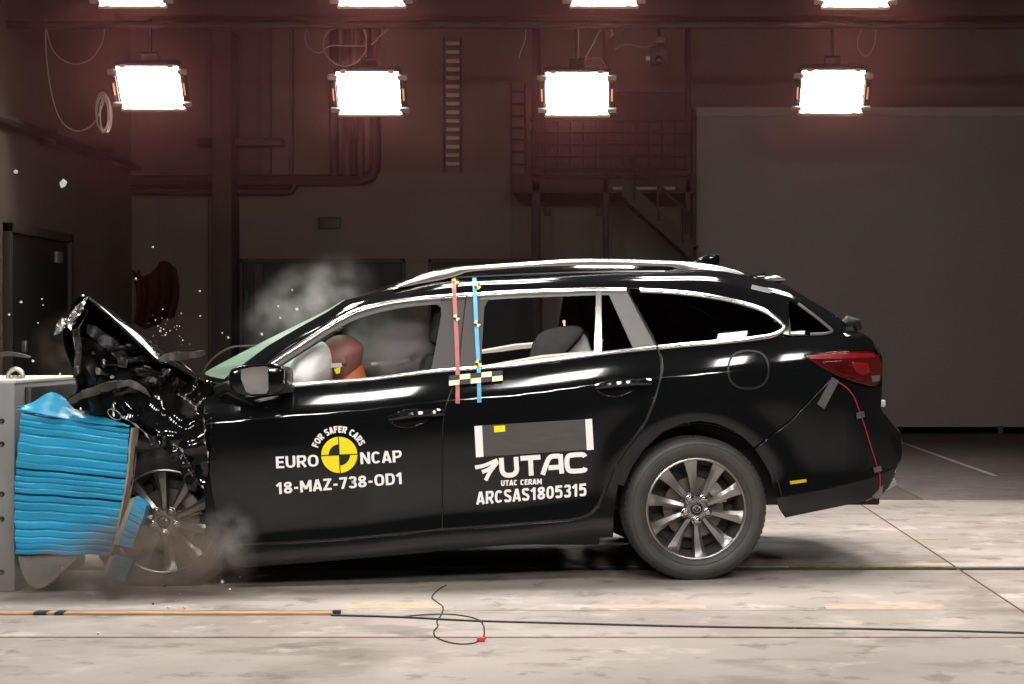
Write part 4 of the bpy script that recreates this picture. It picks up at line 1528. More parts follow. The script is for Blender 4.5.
patch([(482, 425.4), (586, 419.2), (587, 449.6), (483, 456.8)], rd, 'grey_vinyl', 'sensor_panel', .003)
patch([(474.4, 426.2), (482, 425.6), (483.6, 456.8), (476, 457.4)], rd, 'white_paint', 'panel_bar')
patch([(585.2, 419.4), (592, 418.8), (593.8, 449.6), (586.8, 450.2)], rd, 'white_paint', 'panel_bar')
patch([(494, 426), (505, 425.4), (505.2, 431.6), (494.2, 432.4)], rd, 'yellow_print', 'panel_tag')
letters('UTAC CERAM', 501, 541.8, 486, 5.6, -.045, rd, .22)
letters('ARCSAS1805315', 476.6, 586.4, 504.6, 12.6, -.080, rd, .19)
# wide rounded letters U T A C drawn as strokes, and the three-stroke mark
def strokes(lines, wd, par, name, mat='white_paint'):
    m = MB()
    for li, ln in enumerate(lines):
        pp = smooth_path(ln, 5) if len(ln) > 2 else [Vector(q) for q in ln]
        L, R = [], []
        for i, p in enumerate(pp):
            a, b = pp[max(0, i - 1)], pp[min(len(pp) - 1, i + 1)]
            t = (b - a).normalized()
            n = Vector((-t.y, t.x))
            w = wd if not callable(wd) else wd(i / (len(pp) - 1))
            L.append(p + n * w / 2)
            R.append(p - n * w / 2)
        va = [m.bm.verts.new(S(q.x, q.y, .0035 + .0001 * li)) for q in L]
        vb = [m.bm.verts.new(S(q.x, q.y, .0035 + .0001 * li)) for q in R]
        for i in range(len(pp) - 1):
            m.bm.faces.new((va[i], va[i + 1], vb[i + 1], vb[i]))
    return m.build(name, M[mat], par, sharp=None)


def U(u, v):  # letter cell coordinates -> flank px, rising to the right
    return (500 + 87 * u - 1.0 * v, 477.5 - 5.5 * u - 19.5 * v)


strokes([[U(.025, 1), U(.027, .6), U(.03, .32), U(.06, .13), U(.11, .085), U(.165, .13), U(.195, .32), U(.195, .6), U(.195, 1)],
         [U(.245, .91), U(.475, .91)], [U(.36, 1), U(.36, 0)],
         [U(.49, 0), U(.53, .45), U(.57, .80), U(.61, .91), U(.67, .91), U(.70, .91)], [U(.705, 1), U(.71, 0)], [U(.56, .34), U(.70, .34)],
         [U(.985, .78), U(.97, .89), U(.92, .915), U(.84, .91), U(.79, .84), U(.775, .5), U(.79, .17), U(.84, .09), U(.92, .085), U(.97, .11), U(.985, .22)]], 4.8, rd, 'lettering')
strokes([[(475, 467.4), (484, 465.6), (497.4, 459.8)], [(482, 472), (489, 469), (497.6, 461)], [(485.6, 480.4), (490, 472), (497.4, 462.5)]],
        lambda t: 4.0 - .6 * t, rd, 'print_mark')
patch([(790, 481.2), (806, 479), (806.6, 482.2), (790.4, 484.4)], car, 'amber_print', 'marker_label', .004)
# red wire taped to the bumper
m = MB()
m.tube([S(x, y, .006) for x, y in smooth_path([(839, 382.5), (847, 388), (854, 397), (859, 410), (865, 427), (871, 447), (877, 466), (880, 478), (878, 494), (866, 501)], 6)], .003, 6)
m.build('taped_wire', M['red_wire'], car)['label'] = 'thin red wire'
patch([(832, 377), (839, 381), (824.5, 409), (817, 404)], car, 'silver_tape', 'tape_patch', .005)
patch([(856, 413), (864, 411), (865, 417), (857, 419)], car, 'silver_tape', 'tape_patch', .012)
patch([(873, 468), (881, 465.5), (882, 471), (874.5, 473)], car, 'silver_tape', 'tape_patch', .012)
for q in ([(752, 284.5), (771, 288.8), (770.5, 293.5), (751, 289)],):
    patch(q, car, 'black_plastic', 'tape_patch', .003)

# ---- wing mirror (folded back)
mm = MB()
mo = [(229, 373), (232, 369.4), (240, 366.6), (252, 364.4), (272, 363.4), (282, 366), (285, 371), (284.5, 388), (280, 392.5), (262, 396.8), (246, 396.4), (236, 394), (231, 388), (229, 380)]
mm.prism([ca(x, y, -.15) for x, y in mo], (-.03, .12, 0))
mir = mm.build('wing_mirror', M['paint'], car, bevel=.018)
gl = []
for x, y in ((241, 369.4), (252, 367), (266, 366.2), (268, 368), (268.4, 390), (266, 393.4), (252, 394.2), (244, 391), (241, 386)):
    gl.append(ca(x, y, -.185 - .55 * (x - 255) / 214 + .22 * (y - 380) / 214))
MB().prism(gl, (.002, .012, 0)).build('mirror_glass', pm('mirror_glass', (.55, .58, .6), .06, 1, .02, 4), mir)
mm = MB()
mm.prism([ca(x, y, -.10) for x, y in ((268, 366), (283, 367), (287, 372), (287, 393), (272, 395))], (0, .16, 0))
mm.build('mirror_foot', M['black_plastic'], car, bevel=.008)
mm = MB()
mm.tube([ca(246, 392, -.02), ca(228, 386, .02), ca(218, 391, .06)], [.02, .025, .03], 10)
mm.build('mirror_arm', M['black_plastic'], car, bevel=.004)

# ---- inner structure: floor pan, arches, bulkhead, trims
def inb(px0, py0, px1, py1, Y0, Y1, name, mat, parent=car, bevel=.01):
    """A block inside the car with its near face seen between two picture corners."""
    pr = [ca(px0, py0, Y0), ca(px1, py0, Y0), ca(px1, py1, Y0), ca(px0, py1, Y0)]
    return MB().prism(pr, NV * (Y1 - Y0)).build(name, M[mat], parent, bevel=bevel)


inb(232, 545, 600, 527, .10, 1.72, 'floor_pan', 'black_plastic')
inb(600, 505, 880, 470, .34, 1.5, 'boot_floor', 'black_plastic')
inb(612, 500, 640, 420, .32, 1.5, 'rear_bulkhead', 'black_plastic')
for Y0, Y1 in ((.30, .33), (1.51, 1.54)):
    m = MB()
    pr = [(697 + 84 * math.cos(t), 509 + 84 * math.sin(t)) for t in [PI * 1.0 + i * PI * .95 / 24 for i in range(25)]]
    m.prism([ca(x, y, Y0) for x, y in pr] , (0, .03, 0))
    m.build('inner_arch', M['black_plastic'], car)
m = MB()
pr = [(697 + 86 * math.cos(t), 509 + 86 * math.sin(t)) for t in [PI * .97 + i * PI * .98 / 24 for i in range(25)]]
m.grid(lambda u, v: ca(*pr[int(round(v * 24))], .03 + .30 * u) if True else None, 1, 24)
m.build('arch_liner', M['black_plastic'], car, solid=.004)
inb(205, 540, 236, 402, .12, 1.74, 'bulkhead', 'black_plastic')
# dashboard
m = MB()
m.prism([ca(x, y, .16) for x, y in ((226, 384), (262, 378), (290, 386), (300, 398), (296, 440), (240, 450))], NV * 1.5 + Vector((0, 0, .06)))
m.build('dashboard', M['interior'], car, bevel=.02)
# inner door trims: pale sills seen through the windows
for Y in (.115, 1.70):
    for (x0, y0, x1, y1) in ((372, 384, 436, 379), (486, 371, 600, 356)):
        a, b = ca(x0, y0, .115), ca(x1, y1, .115)
        if Y > 1:
            a, b = mirror(a) - NV * .02, mirror(b) - NV * .02
        MB().tube([a, a.lerp(b, .5) + Vector((0, 0, .008)), b], [.028, .032, .028], 8).build('door_sill_trim', M['cream'], car)
# far side lining
for (x0, x1, t0, t1, bt) in ((300, 440, 388, 374, 528), (446, 600, 372, 356, 522)):
    pr = [mirror(ca(x, y, .15)) for x, y in ((x0, t0), (x1, t1), (x1, bt), (x0, bt + 8))]
    MB().prism(pr, NV * -.02).build('door_lining', M['interior'], car)
# interior mirror
MB().ell(ca(340, 332, .86), (.05, .10, .026)).build('interior_mirror', M['black_plastic'], car)
# seats
def seat(px, py, Y, name, lean=.25, hgt=.62, headrest=True, w=.5, mat='interior'):
    b = ca(px, py, Y)                       # base of the backrest
    R = Matrix.Rotation(TH, 3, 'Z') @ Matrix.Rotation(lean, 3, 'Y')
    t = MB().box(b + R @ Vector((0, 0, hgt / 2)), (.13, w, hgt), R, .05).build(name, M[mat], car)
    MB().box(b + Matrix.Rotation(TH, 3, 'Z') @ Vector((-.24, 0, -.02)), (.52, w, .14), Matrix.Rotation(TH, 3, 'Z') @ Matrix.Rotation(.08, 3, 'Y'), .05).build('seat_cushion', M[mat], t)
    if headrest:
        MB().box(b + R @ Vector((-.01, 0, hgt + .13)), (.10, .28, .19), R, .04).build('headrest', M[mat], t)
        m = MB()
        for s in (-.06, .06):
            m.tube([b + R @ Vector((0, s, hgt - .02)), b + R @ Vector((0, s, hgt + .08))], .007, 8)
        m.build('headrest_post', M['steel'], t)
    return t


seat(405, 478, .46, 'front_seat')
seat(412, 470, 1.36, 'front_seat')
m = MB()
bb = ca(575, 470, .92)
seat(578, 462, .92, 'rear_seat', .28, .42, False, 1.3)
# steering wheel and airbag
hub = ca(318, 398, .48)
R = Matrix.Rotation(math.radians(-62), 3, 'Y')
m = MB()
m.tube([hub + R @ Vector((.185 * math.cos(t), .185 * math.sin(t), 0)) for t in [i * 2 * PI / 36 for i in range(36)]], .016, 8, closed=True)
for a in (0, PI * .62, -PI * .62):
    m.tube([hub, hub + R @ Vector((.185 * math.cos(a), .185 * math.sin(a), 0))], .014, 6)
m.tube([hub, hub + R @ Vector((0, 0, .25))], .03, 8)
sw = m.build('steering_wheel', M['black_plastic'], car)
m = MB()
ac = ca(309, 379, .40)


def bag(u, v):
    th, ph = u * PI, v * 2 * PI
    d = Vector((math.sin(th) * math.cos(ph), math.sin(th) * math.sin(ph), math.cos(th)))
    w = 1 + .07 * noise.noise(d * 2.5) + .02 * math.sin(ph * 9) * math.sin(th)
    return ac + Matrix.Rotation(math.radians(28), 3, 'Y') @ Vector((d.x * .105 * w, d.y * .25 * w, d.z * .185 * w))


m.grid(bag, 26, 40)
bmesh.ops.remove_doubles(m.bm, verts=m.bm.verts, dist=.0005)
m.build('airbag', M['airbag'], sw)
m = MB()
ac2 = ca(280, 394, 1.38)
m.grid(lambda u, v: ac2 + Vector((.18 * math.sin(u * PI) * math.cos(v * 2 * PI), .30 * math.sin(u * PI) * math.sin(v * 2 * PI), .24 * math.cos(u * PI))) * (1 + .05 * math.sin(9 * v * PI * 2) * math.sin(u * PI)), 20, 32)
bmesh.ops.remove_doubles(m.bm, verts=m.bm.verts, dist=.0005)
m.build('airbag', M['airbag'], car)
MB().prism([ca(x, y, .22) for x, y in ((350, 385), (366, 379), (400, 373.4), (428, 368.6), (433, 376))], NV * .03).build('sill_streak_plate', M['grey_trim'], car, bevel=.006)  # added plate, its grey painting the reflective streaks along the sill
# roof grab, inside pillar trims (pale)
trim_strip('pillar_lining', [(262, 377), (284, 362), (310, 345.5), (334, 330)], 5, car, 'cream', -.05, .01, far_parent=car)
for x0, y0, x1, y1 in ((436, 300, 447, 372),):
    pass
# target on the far front sill
c = ca(413.5, 358, 1.62)
m = MB()
m.prism([c + Vector(q) for q in ((-.03, 0, 0), (0, 0, -.022), (.03, 0, 0), (0, 0, .022))], (0, .004, 0))
tgt = m.build('sill_target', M['cream_print'], car, sharp=None)
m = MB()
m.prism([c + Vector((q[0], -.003, q[2])) for q in ((-.012, 0, 0), (0, 0, -.010), (.012, 0, 0), (0, 0, .010))], (0, .002, 0))
m.tube([c + Vector((0, .002, -.02)), c + Vector((0, .002, -.07))], .004, 6)
m.build('target_centre', M['black_print'], tgt, sharp=None)
# ---- wheels
def make_wheel(flat=0.):
    """A wheel round the Y axis, outer face towards -Y. Its rim barrel is the part, the rest are its pieces."""
    Z0 = Vector((0, 0, 0))
    rim = MB().lathe([(.226, .03), (.229, .012), (.233, .004), (.237, .008), (.235, .022), (.222, .06), (.212, .10), (.214, .18), (.232, .205), (.236, .21), (.226, .214), (.205, .18), (.203, .09), (.214, .05)], 72)
    rim = rim.build('wheel', M['rim_dark'], car, sharp=40, origin=Z0)
    R = .339

    def tp():
        return [(.236, .006), (.243, .000), (.256, -.010), (.275, -.019), (.295, -.022), (.312, -.018), (.325, -.008), (.333, .004), (.3375, .020), (.339, .04),
                (.339, .064), (.331, .066), (.331, .072), (.339, .074), (.339, .102), (.331, .104), (.331, .112), (.339, .114), (.339, .142), (.331, .144), (.331, .150), (.339, .152),
                (.339, .175), (.336, .195), (.325, .222), (.300, .236), (.262, .228), (.236, .212)]
    t = MB().lathe(tp(), 96)
    # rings moulded on the side wall
    for rr, yy in ((.262, -.0135), (.305, -.0205)):
        t.lathe([(rr - .002, yy + .002), (rr - .001, yy - .0022), (rr + .001, yy - .0022), (rr + .002, yy + .002)], 96)
    if flat:
        for v in t.bm.verts:
            lim = -flat
            if v.co.z < lim:
                d = lim - v.co.z
                v.co.z = lim
                if v.co.y < .1: v.co.y -= d * .45
                else: v.co.y += d * .3
    t.build('tyre', M['rubber'], rim, sharp=30, origin=Z0)
    MB().lathe([(.227, .012), (.229, .001), (.234, -.002), (.240, .000), (.240, .012)], 72).build('rim_lip', M['alloy_grey'], rim, sharp=40, origin=Z0)
    # tread blocks along the outer shoulder
    m = MB()
    for k in range(72):
        a = 2 * PI * k / 72
        c = Vector((.3385 * math.cos(a), .030, .3385 * math.sin(a)))
        if flat and c.z < -flat + .01: continue
        m.box((c.x, c.y, c.z), (.0022, .026, .016), Matrix.Rotation(-a, 3, 'Y'))
    s = m.build('tread_blocks', M['rubber'], rim, sharp=None, origin=Z0)
    s['kind'] = 'stuff'
    # spokes: a broad twisted blade with a bright and a dark flank
    sp = MB()
    secs = [(.030, .016, .018), (.060, .014, .016), (.10, .016, .022), (.15, .021, .022), (.19, .027, .018), (.215, .032, .012), (.229, .036, .008)]
    rows = []
    for r, hw, y in secs:
        u = (r - .03) / .2
        sk = .004 * math.sin(u * PI)
        rows.append([Vector((-hw + sk, y + .034, r)), Vector((-hw + sk, y + .010, r)), Vector((-hw * .35 + sk * 1.2, y - .004 + .006 * u, r)), Vector((hw * .80 + sk, y + .003, r)), Vector((hw + sk, y + .014, r)), Vector((hw + sk, y + .036, r))])
    vv = [[sp.bm.verts.new(q) for q in r] for r in rows]
    for i in range(len(vv) - 1):
        for j in range(6):
            sp.bm.faces.new((vv[i][j], vv[i + 1][j], vv[i + 1][(j + 1) % 6], vv[i][(j + 1) % 6]))
    sp.bm.faces.new(vv[0]); sp.bm.faces.new(vv[-1][::-1])
    s0 = sp.build('spoke', M['alloy_grey'], rim, sharp=25, origin=Z0)
    for k in range(10):
        s = s0 if k == 0 else s0.copy()
        if k: COL.objects.link(s); s.parent = rim
        s.rotation_euler = (0, math.radians(36 * k - 6), 0)
    MB().lathe([(.0, -.002), (.050, .002), (.060, .014), (.060, .05), (.0, .05)], 40, closed=False).build('hub', M['alloy_grey'], rim, origin=Z0)
    nut = MB().lathe([(.0075, -.004), (.0105, -.002), (.0115, .002), (.0115, .03)], 6, closed=False)
    nut.lathe([(.0165, .0085), (.0175, .003), (.0145, .0005), (.0125, .009)], 20)
    n0 = nut.build('lug_nut', M['alloy_bright'], rim, origin=Z0)
    for k in range(5):
        n = n0 if k == 0 else n0.copy()
        if k: COL.objects.link(n); n.parent = rim
        a = math.radians(72 * k - 90)
        n.scale = (1.22, 1, 1.22)
        n.location = (.056 * math.cos(a), -.006, .056 * math.sin(a))
    MB().lathe([(.0, -.006), (.024, -.006), (.030, -.002), (.030, .01), (.0, .01)], 32, closed=False).build('centre_cap', M['black_plastic'], rim, origin=Z0)
    e = MB()
    e.tube([(.019 * math.cos(t), -.008, .0155 * math.sin(t)) for t in [i * 2 * PI / 28 for i in range(28)]], .0022, 6, closed=True)
    e.tube(smooth_path([(-.018, -.008, .005), (-.010, -.008, .007), (0, -.008, -.006), (.010, -.008, .007), (.018, -.008, .005)], 5), .0024, 6)
    e.build('emblem', M['alloy_bright'], rim, origin=Z0)
    d = MB().lathe([(.062, .085), (.145, .085), (.147, .09), (.147, .106), (.145, .11), (.062, .11)], 48)
    d.lathe([(.062, .06), (.075, .07), (.075, .11), (.062, .11)], 32)
    d.build('brake_disc', M['disc'], rim, origin=Z0)
    c = MB()
    c.prism([(.165 * math.cos(a), .07, .165 * math.sin(a)) for a in [.15 + .1 * i for i in range(9)]] + [(.10 * math.cos(a), .07, .10 * math.sin(a)) for a in [.95 - .1 * i for i in range(9)]], (0, .06, 0))
    c.build('brake_caliper', M['steel'], rim, bevel=.006, origin=Z0)
    MB().lathe([(.20, .135), (.02, .14), (.02, .15), (.20, .145)], 40).build('back_plate', M['dark_steel'], rim, origin=Z0)
    return rim


def place(w, p, rz=0., spin=0., rx=0.):
    w.location = Vector(p) - ORIG[car]
    w.rotation_euler = (rx, spin, rz)
    return w


rw = make_wheel()
place(rw, ca(696.8, 509.6, .0) + Vector((0, .03, 0)), TH)
far_rw = copy_tree(rw, car)
q = mirror(ca(696.8, 508.6, .03))
place(far_rw, (q.x, q.y, .34), PI + TH)
fw = make_wheel(.318)
fwp = ca(164, 521.5, .20)
place(fw, fwp, math.radians(3), 0)
bpy.context.view_layer.update()
far_fw = copy_tree(rw, car)
q = mirror(fwp)
place(far_fw, (q.x, q.y, .34), PI + TH)

# ---- crushed front: fender, wheel-house, bonnet and the bay
def crumple(name, outline, Yf, amp, step, seed, mat, thick=.004, freq=.05, sharp=28, jit=.38, par=None, label=None):
    """Torn and buckled sheet: an outline with creased, uneven depth."""
    r = random.Random(seed)
    out, tris, rim = tri2d(outline, max(2.2, step * .45), .5, .25, r)
    m = MB()
    vs = []
    for x, y in out:
        n = noise.noise(Vector((x * freq, y * freq, seed * 3.7)))
        n2 = abs(noise.noise(Vector((x * freq * 1.5, y * freq * .8, seed * 1.3 + 9)))) ** .8
        n3 = abs(noise.noise(Vector((x * freq * 2.6, y * freq * 3.1, seed * 2.3 + 5))))
        vs.append(m.bm.verts.new(ca(x, y, Yf(x, y) + amp * (n * 1.1 - n2 * 1.3 - n3 * .12 + .45))))
    m.bm.verts.ensure_lookup_table()
    for t in tris:
        try: m.bm.faces.new([vs[i] for i in t])
        except ValueError: pass
    o = m.build(name, M[mat], par or car, sharp=55, solid=thick)
    if label: o['label'] = label
    return o


FE = [(66, 399), (84, 390), (107, 383), (131, 384), (147, 394), (163, 397), (180, 392), (190, 399), (197, 408), (204, 400), (203.2, 418), (205, 441), (208.6, 470), (205, 484),
      (196, 480), (190, 466), (182, 455), (170, 442), (158, 432), (146, 424), (130, 421), (112, 416), (92, 412), (75, 409)]
crumple('front_fender', FE, lambda x, y: .03 + .0009 * max(0, 150 - x) - .05 * math.exp(-((y - 440 - .35 * (x - 170)) / 18) ** 2) * (x > 140), .045, 8, 11, 'paint', freq=.021, label='crumpled black fender')
crumple('fender_edge', [(158, 434), (171, 442), (184, 454), (193, 468), (198, 480), (196, 492), (188, 490), (184, 478), (177, 464), (166, 451), (154, 441)], lambda x, y: -.03, .03, 6, 5, 'paint', .012, .08)
crumple('fender_strip', [(67, 400), (80, 392), (95, 386), (107, 381.5), (120, 379.8), (133, 381), (145, 389), (151, 397), (140, 391), (128, 386.5), (112, 388.5), (98, 393.5), (84, 398), (72, 404)], lambda x, y: -.02, .02, 5, 3, 'grey_plastic', .012, .05, label='scuffed grey edge strip')
crumple('wheelhouse', [(120, 424), (146, 428), (166, 444), (182, 462), (190, 484), (204, 488), (214, 500), (214, 545), (100, 560), (96, 440)], lambda x, y: .42, .10, 14, 8, 'black_plastic', .01, .03)
crumple('liner_piece', [(122, 470), (140, 462), (156, 466), (164, 478), (158, 492), (140, 498), (126, 490)], lambda x, y: .34, .05, 8, 18, 'grey_plastic', .006, .06, label='torn grey wheel-arch liner')
# bright alloy tubes that paint highlights on the creases along the tear
m = MB()
for pth in ([(203.6, 418), (205, 428), (204.5, 440), (207.5, 452), (208, 463)], [(178, 394), (184, 398), (190, 402), (195.5, 408), (197, 414)], [(195.5, 408), (199, 403), (204, 398)],
            [(173, 444), (181, 449), (185, 458), (188, 468), (193, 476)], [(121, 416), (134, 424), (146, 434), (152, 445)]):
    pp = smooth_path([ca(x, y, -.03) for x, y in pth], 5)
    m.tube(pp, [.001 + .006 * max(0, math.sin(i * 1.3 + .6)) for i in range(len(pp))], 6)
m.build('tear_highlight', M['rail'], car)
# small mount with a bright ring (broken lamp bracket)
m = MB()
c = ca(114.5, 414.5, -.04)
m.tube([c + Vector((.030 * math.cos(t), 0, .021 * math.sin(t) - .012 * math.cos(t))) for t in [i * 2 * PI / 14 for i in range(14)]], .0025, 6, closed=True)
m.build('lamp_bracket', M['steel'], car)

# bonnet: buckled into a steep tent, near edge first
edges = [  # (v, Y, points from the scuttle to the nose)
    (0.0, .06, [(199, 381), (178, 369), (155, 358), (128, 333), (88, 297.5), (72, 312), (62, 330), (66, 352), (74, 376)]),
    (0.12, .22, [(200, 379), (182, 369), (160, 354), (134, 329), (96, 301), (80, 312), (68, 328), (72, 350), (80, 374)]),
    (0.3, .5, [(201, 378), (184, 364), (167, 352), (146, 336), (120, 320), (100, 326), (88, 338), (88, 356), (92, 374)]),
    (0.6, .95, [(205, 388), (190, 384), (176, 380), (160, 374), (145, 368), (132, 366), (122, 370), (116, 376), (114, 384)]),
    (1.0, 1.55, [(225, 394), (212, 392), (198, 390), (184, 388), (170, 386), (160, 386), (152, 388), (148, 390), (146, 394)])]
rows = []
for v, Y, pts in edges:
    rows.append(smooth_path([ca(x, y, Y) for x, y in pts], 5))
m = MB()
NR = 22


def bonnet(u, v):
    k = 0
    while k < len(edges) - 2 and edges[k + 1][0] < v: k += 1
    t = (v - edges[k][0]) / (edges[k + 1][0] - edges[k][0])
    i = int(round(u * (len(rows[0]) - 1)))
    p = rows[k][i].lerp(rows[k + 1][i], t)
    n = .022 * noise.noise(p * 5) + .012 * noise.noise(p * 13)
    return p + Vector((n, .4 * n, -n))


m.grid(bonnet, len(rows[0]) - 1, NR)
hood = m.build('bonnet', M['paint'], car, sharp=32, solid=.006)
# torn corner flaps, bright alloy painting their highlights, and inner frame of the bonnet
crumple('bonnet_corner', [(88, 297), (79, 303), (71, 312), (66, 325), (71, 331), (76, 320), (82, 312)], lambda x, y: -.01, .05, 4, 2, 'rail', .006, .12, par=hood)
crumple('bonnet_corner', [(62, 319), (56, 326), (54, 334), (59, 334), (64, 329), (69, 322)], lambda x, y: .02, .05, 4, 6, 'rail', .006, .12, par=hood)
crumple('bonnet_frame', [(86, 324), (96, 326), (118, 341), (128, 356), (122, 362), (106, 350), (88, 334)], lambda x, y: .09, .03, 7, 9, 'black_plastic', .01, .05, par=hood)
crumple('bonnet_skin_fold', [(72, 330), (79, 328), (82, 350), (80, 374), (73, 378), (75, 352)], lambda x, y: .0, .04, 6, 21, 'debris_dark', .006, .06, par=hood)
for pth, rr in ((((88.5, 297.5, .05), (110, 316, .05), (130, 334, .05), (155, 358, .05), (166, 364, .05)), .008),
                (((126, 324, .5), (146, 337, .5), (167, 353, .5), (182, 363, .5), (196, 376, .5)), .006)):
    MB().tube(smooth_path([ca(x, y, Y) for x, y, Y in pth], 4), rr, 8).build('bonnet_edge', M['paint'], hood)
crumple('cowl_panel', [(157, 360), (164, 354), (178, 351.5), (190, 352), (202, 350), (204, 353.5), (200, 357), (186, 359), (170, 361), (160, 362.5)], lambda x, y: -.02 + .002 * (x - 157), .02, 5, 4, 'grey_plastic', .012, .05, label='grey cowl strip thrown up')
# scuttle and wipers
crumple('scuttle', [(150, 386), (165, 376), (185, 378), (204, 381), (222, 384), (226, 392), (214, 400), (196, 402), (180, 394), (162, 397), (148, 394)], lambda x, y: .12, .06, 7, 14, 'paint_dusty', .008, .05)
m = MB()
m.tube(smooth_path([ca(x, y, .75) for x, y in ((203, 381), (203, 374), (209, 363), (219, 354), (232, 347.5), (250, 346), (272, 344.5))], 6), .006, 6)
m.build('wiper_arm', M['dark_steel'], car)
# bay: engine cover, radiator frame, battery, hoses, rails
m = MB()
m.prism([ca(x, y, .45) for x, y in ((92, 374), (140, 376), (166, 388), (182, 400), (150, 440), (96, 440), (84, 400))], NV * .55)
m.build('engine_block', M['black_plastic'], car, bevel=.03)
m = MB()
m.prism([ca(x, y, .18) for x, y in ((84, 350), (118, 352), (130, 372), (128, 398), (88, 400))], (0, .25, 0))
m.build('battery', M['black_plastic'], car, bevel=.015)
crumple('radiator_frame', [(78, 336), (92, 340), (112, 352), (130, 370), (150, 378), (152, 394), (120, 392), (92, 396), (78, 400), (74, 372)], lambda x, y: .12, .12, 8, 31, 'black_plastic', .01, .05)
m = MB()
r = random.Random(4)
for k in range(9):
    a = (r.uniform(84, 120), r.uniform(350, 385))
    b = (a[0] + r.uniform(20, 55), a[1] + r.uniform(-10, 18))
    m.tube(smooth_path([ca(a[0], a[1], .1 + r.uniform(0, .2)), ca((a[0] + b[0]) / 2, (a[1] + b[1]) / 2 - r.uniform(-6, 14), .02 + r.uniform(0, .1)), ca(b[0], b[1], .15)], 6), r.uniform(.006, .014), 7)
m.build('hoses', M['black_plastic'], car)
for k, (x, y, w, h, mt) in enumerate(((104, 362, 4, 6, 'steel'), (122, 362, 10, 12, 'grey_plastic'), (98, 371, 6, 8, 'steel'), (140, 372, 9, 6, 'black_plastic'), (152, 380, 12, 7, 'grey_plastic'), (166, 372, 9, 8, 'black_plastic'), (112, 377, 4, 3, 'steel'))):
    crumple('bay_fragment', [(x - w / 2, y - h / 3), (x - w / 5, y - h / 2), (x + w / 2, y - h / 4), (x + w / 3, y + h / 2), (x - w / 3, y + h / 2.5)], lambda x, y: .03, .03, 4, 40 + k, mt, .006, .15)
m = MB()
m.prism([ca(x, y, .30) for x, y in ((88, 430), (150, 436), (200, 500), (214, 520), (214, 540), (190, 530), (140, 470), (88, 460))], (0, .08, 0))
m.build('chassis_rail', M['dark_steel'], car, bevel=.01)
m = MB()
m.tube([ca(164, 521, .26), ca(164, 521, .75)], .05, 12)
m.tube([ca(164, 521, .3), ca(150, 440, .4)], .03, 10)
m.build('suspension_strut', M['dark_steel'], car)
crumple('bumper_remains', [(122, 424), (134, 428), (136, 450), (133, 480), (128, 498), (122, 490), (126, 455)], lambda x, y: .02, .04, 6, 17, 'black_plastic', .008, .05)

# ================================================================== CRASH TEST DUMMY
dm = thing('crash_test_dummy', 'crash test dummy at the wheel, brown vinyl head bent into the white airbag', 'crash test dummy', ca(405, 470, .46))


def skin_body(name, verts, edges, radii, mat, parent, sub=2):
    me = bpy.data.meshes.new(name)
    org = ORIG[parent]
    me.from_pydata([Vector(v) - org for v in verts], edges, [])
    o = bpy.data.objects.new(name, me)
    COL.objects.link(o)
    o.parent = parent
    ORIG[o] = org
    sk = o.modifiers.new('skin', 'SKIN')
    sk.use_smooth_shade = True
    sd = o.modifiers.new('sub', 'SUBSURF')
    sd.levels = sd.render_levels = sub
    for i, r in enumerate(radii):
        me.skin_vertices[0].data[i].radius = (r, r)
    me.skin_vertices[0].data[0].use_root = True
    me.materials.append(M[mat])
    return o


hipc = ca(398, 482, .46)
hd = ca(343, 358.5, .40)
neck = hd + Vector((.065, 0, -.12))
chest = hd + Vector((.15, 0, -.32))
waist = hipc + Vector((-.02, 0, .14))
V = [hipc, waist, chest, neck + Vector((.02, 0, -.05)), neck]
E = [(0, 1), (1, 2), (2, 3), (3, 4)]
Rr = [.15, .14, .155, .075, .06]
for s in (-1, 1):
    b = len(V)
    sh = chest + Vector((-.01, s * .19, .13))
    el = sh + Vector((-.20, s * .06, -.21))
    wr = hub + Vector((.05, s * .17, .06))
    V += [sh, el, wr]
    E += [(2, b), (b, b + 1), (b + 1, b + 2)]
    Rr += [.07, .05, .033]
    b = len(V)
    hp = hipc + Vector((-.05, s * .10, -.02))
    kn = hipc + Vector((-.44, s * .14, .10))
    an = hipc + Vector((-.72, s * .13, -.28))
    V += [hp, kn, an, an + Vector((-.16, 0, -.02))]
    E += [(0, b), (b, b + 1), (b + 1, b + 2), (b + 2, b + 3)]
    Rr += [.10, .075, .045, .04]
body = skin_body('body', V, E, Rr, 'suit', dm)
for s in (-1, 1):
    wr = hub + Vector((.05, s * .17, .06))
    hv = [wr, wr + Vector((-.06, s * .005, .0))]
    he = [(0, 1)]
    hr = [.030, .034]
    for f in range(4):
        b = len(hv)
        o0 = wr + Vector((-.075, s * .01, -.030 + .02 * f))
        ln = (.028, .034, .032, .025)[f]
        hv += [o0, o0 + Vector((-ln, -s * .015, .006)), o0 + Vector((-ln * .9, -s * .045, .004)), o0 + Vector((-ln * .2, -s * .055, 0))]
        he += [(1, b), (b, b + 1), (b + 1, b + 2), (b + 2, b + 3)]
        hr += [.0105, .0095, .009, .008]
    b = len(hv)
    hv += [wr + Vector((-.03, -s * .03, .03)), wr + Vector((-.055, -s * .05, .04))]
    he += [(0, b), (b, b + 1)]
    hr += [.012, .009]
    skin_body('hand', hv, he, hr, 'skin', dm, 1)
# head: skull, face turned down to the left (towards -X)
m = MB()
HR = Matrix.Rotation(math.radians(-30), 3, 'Y')


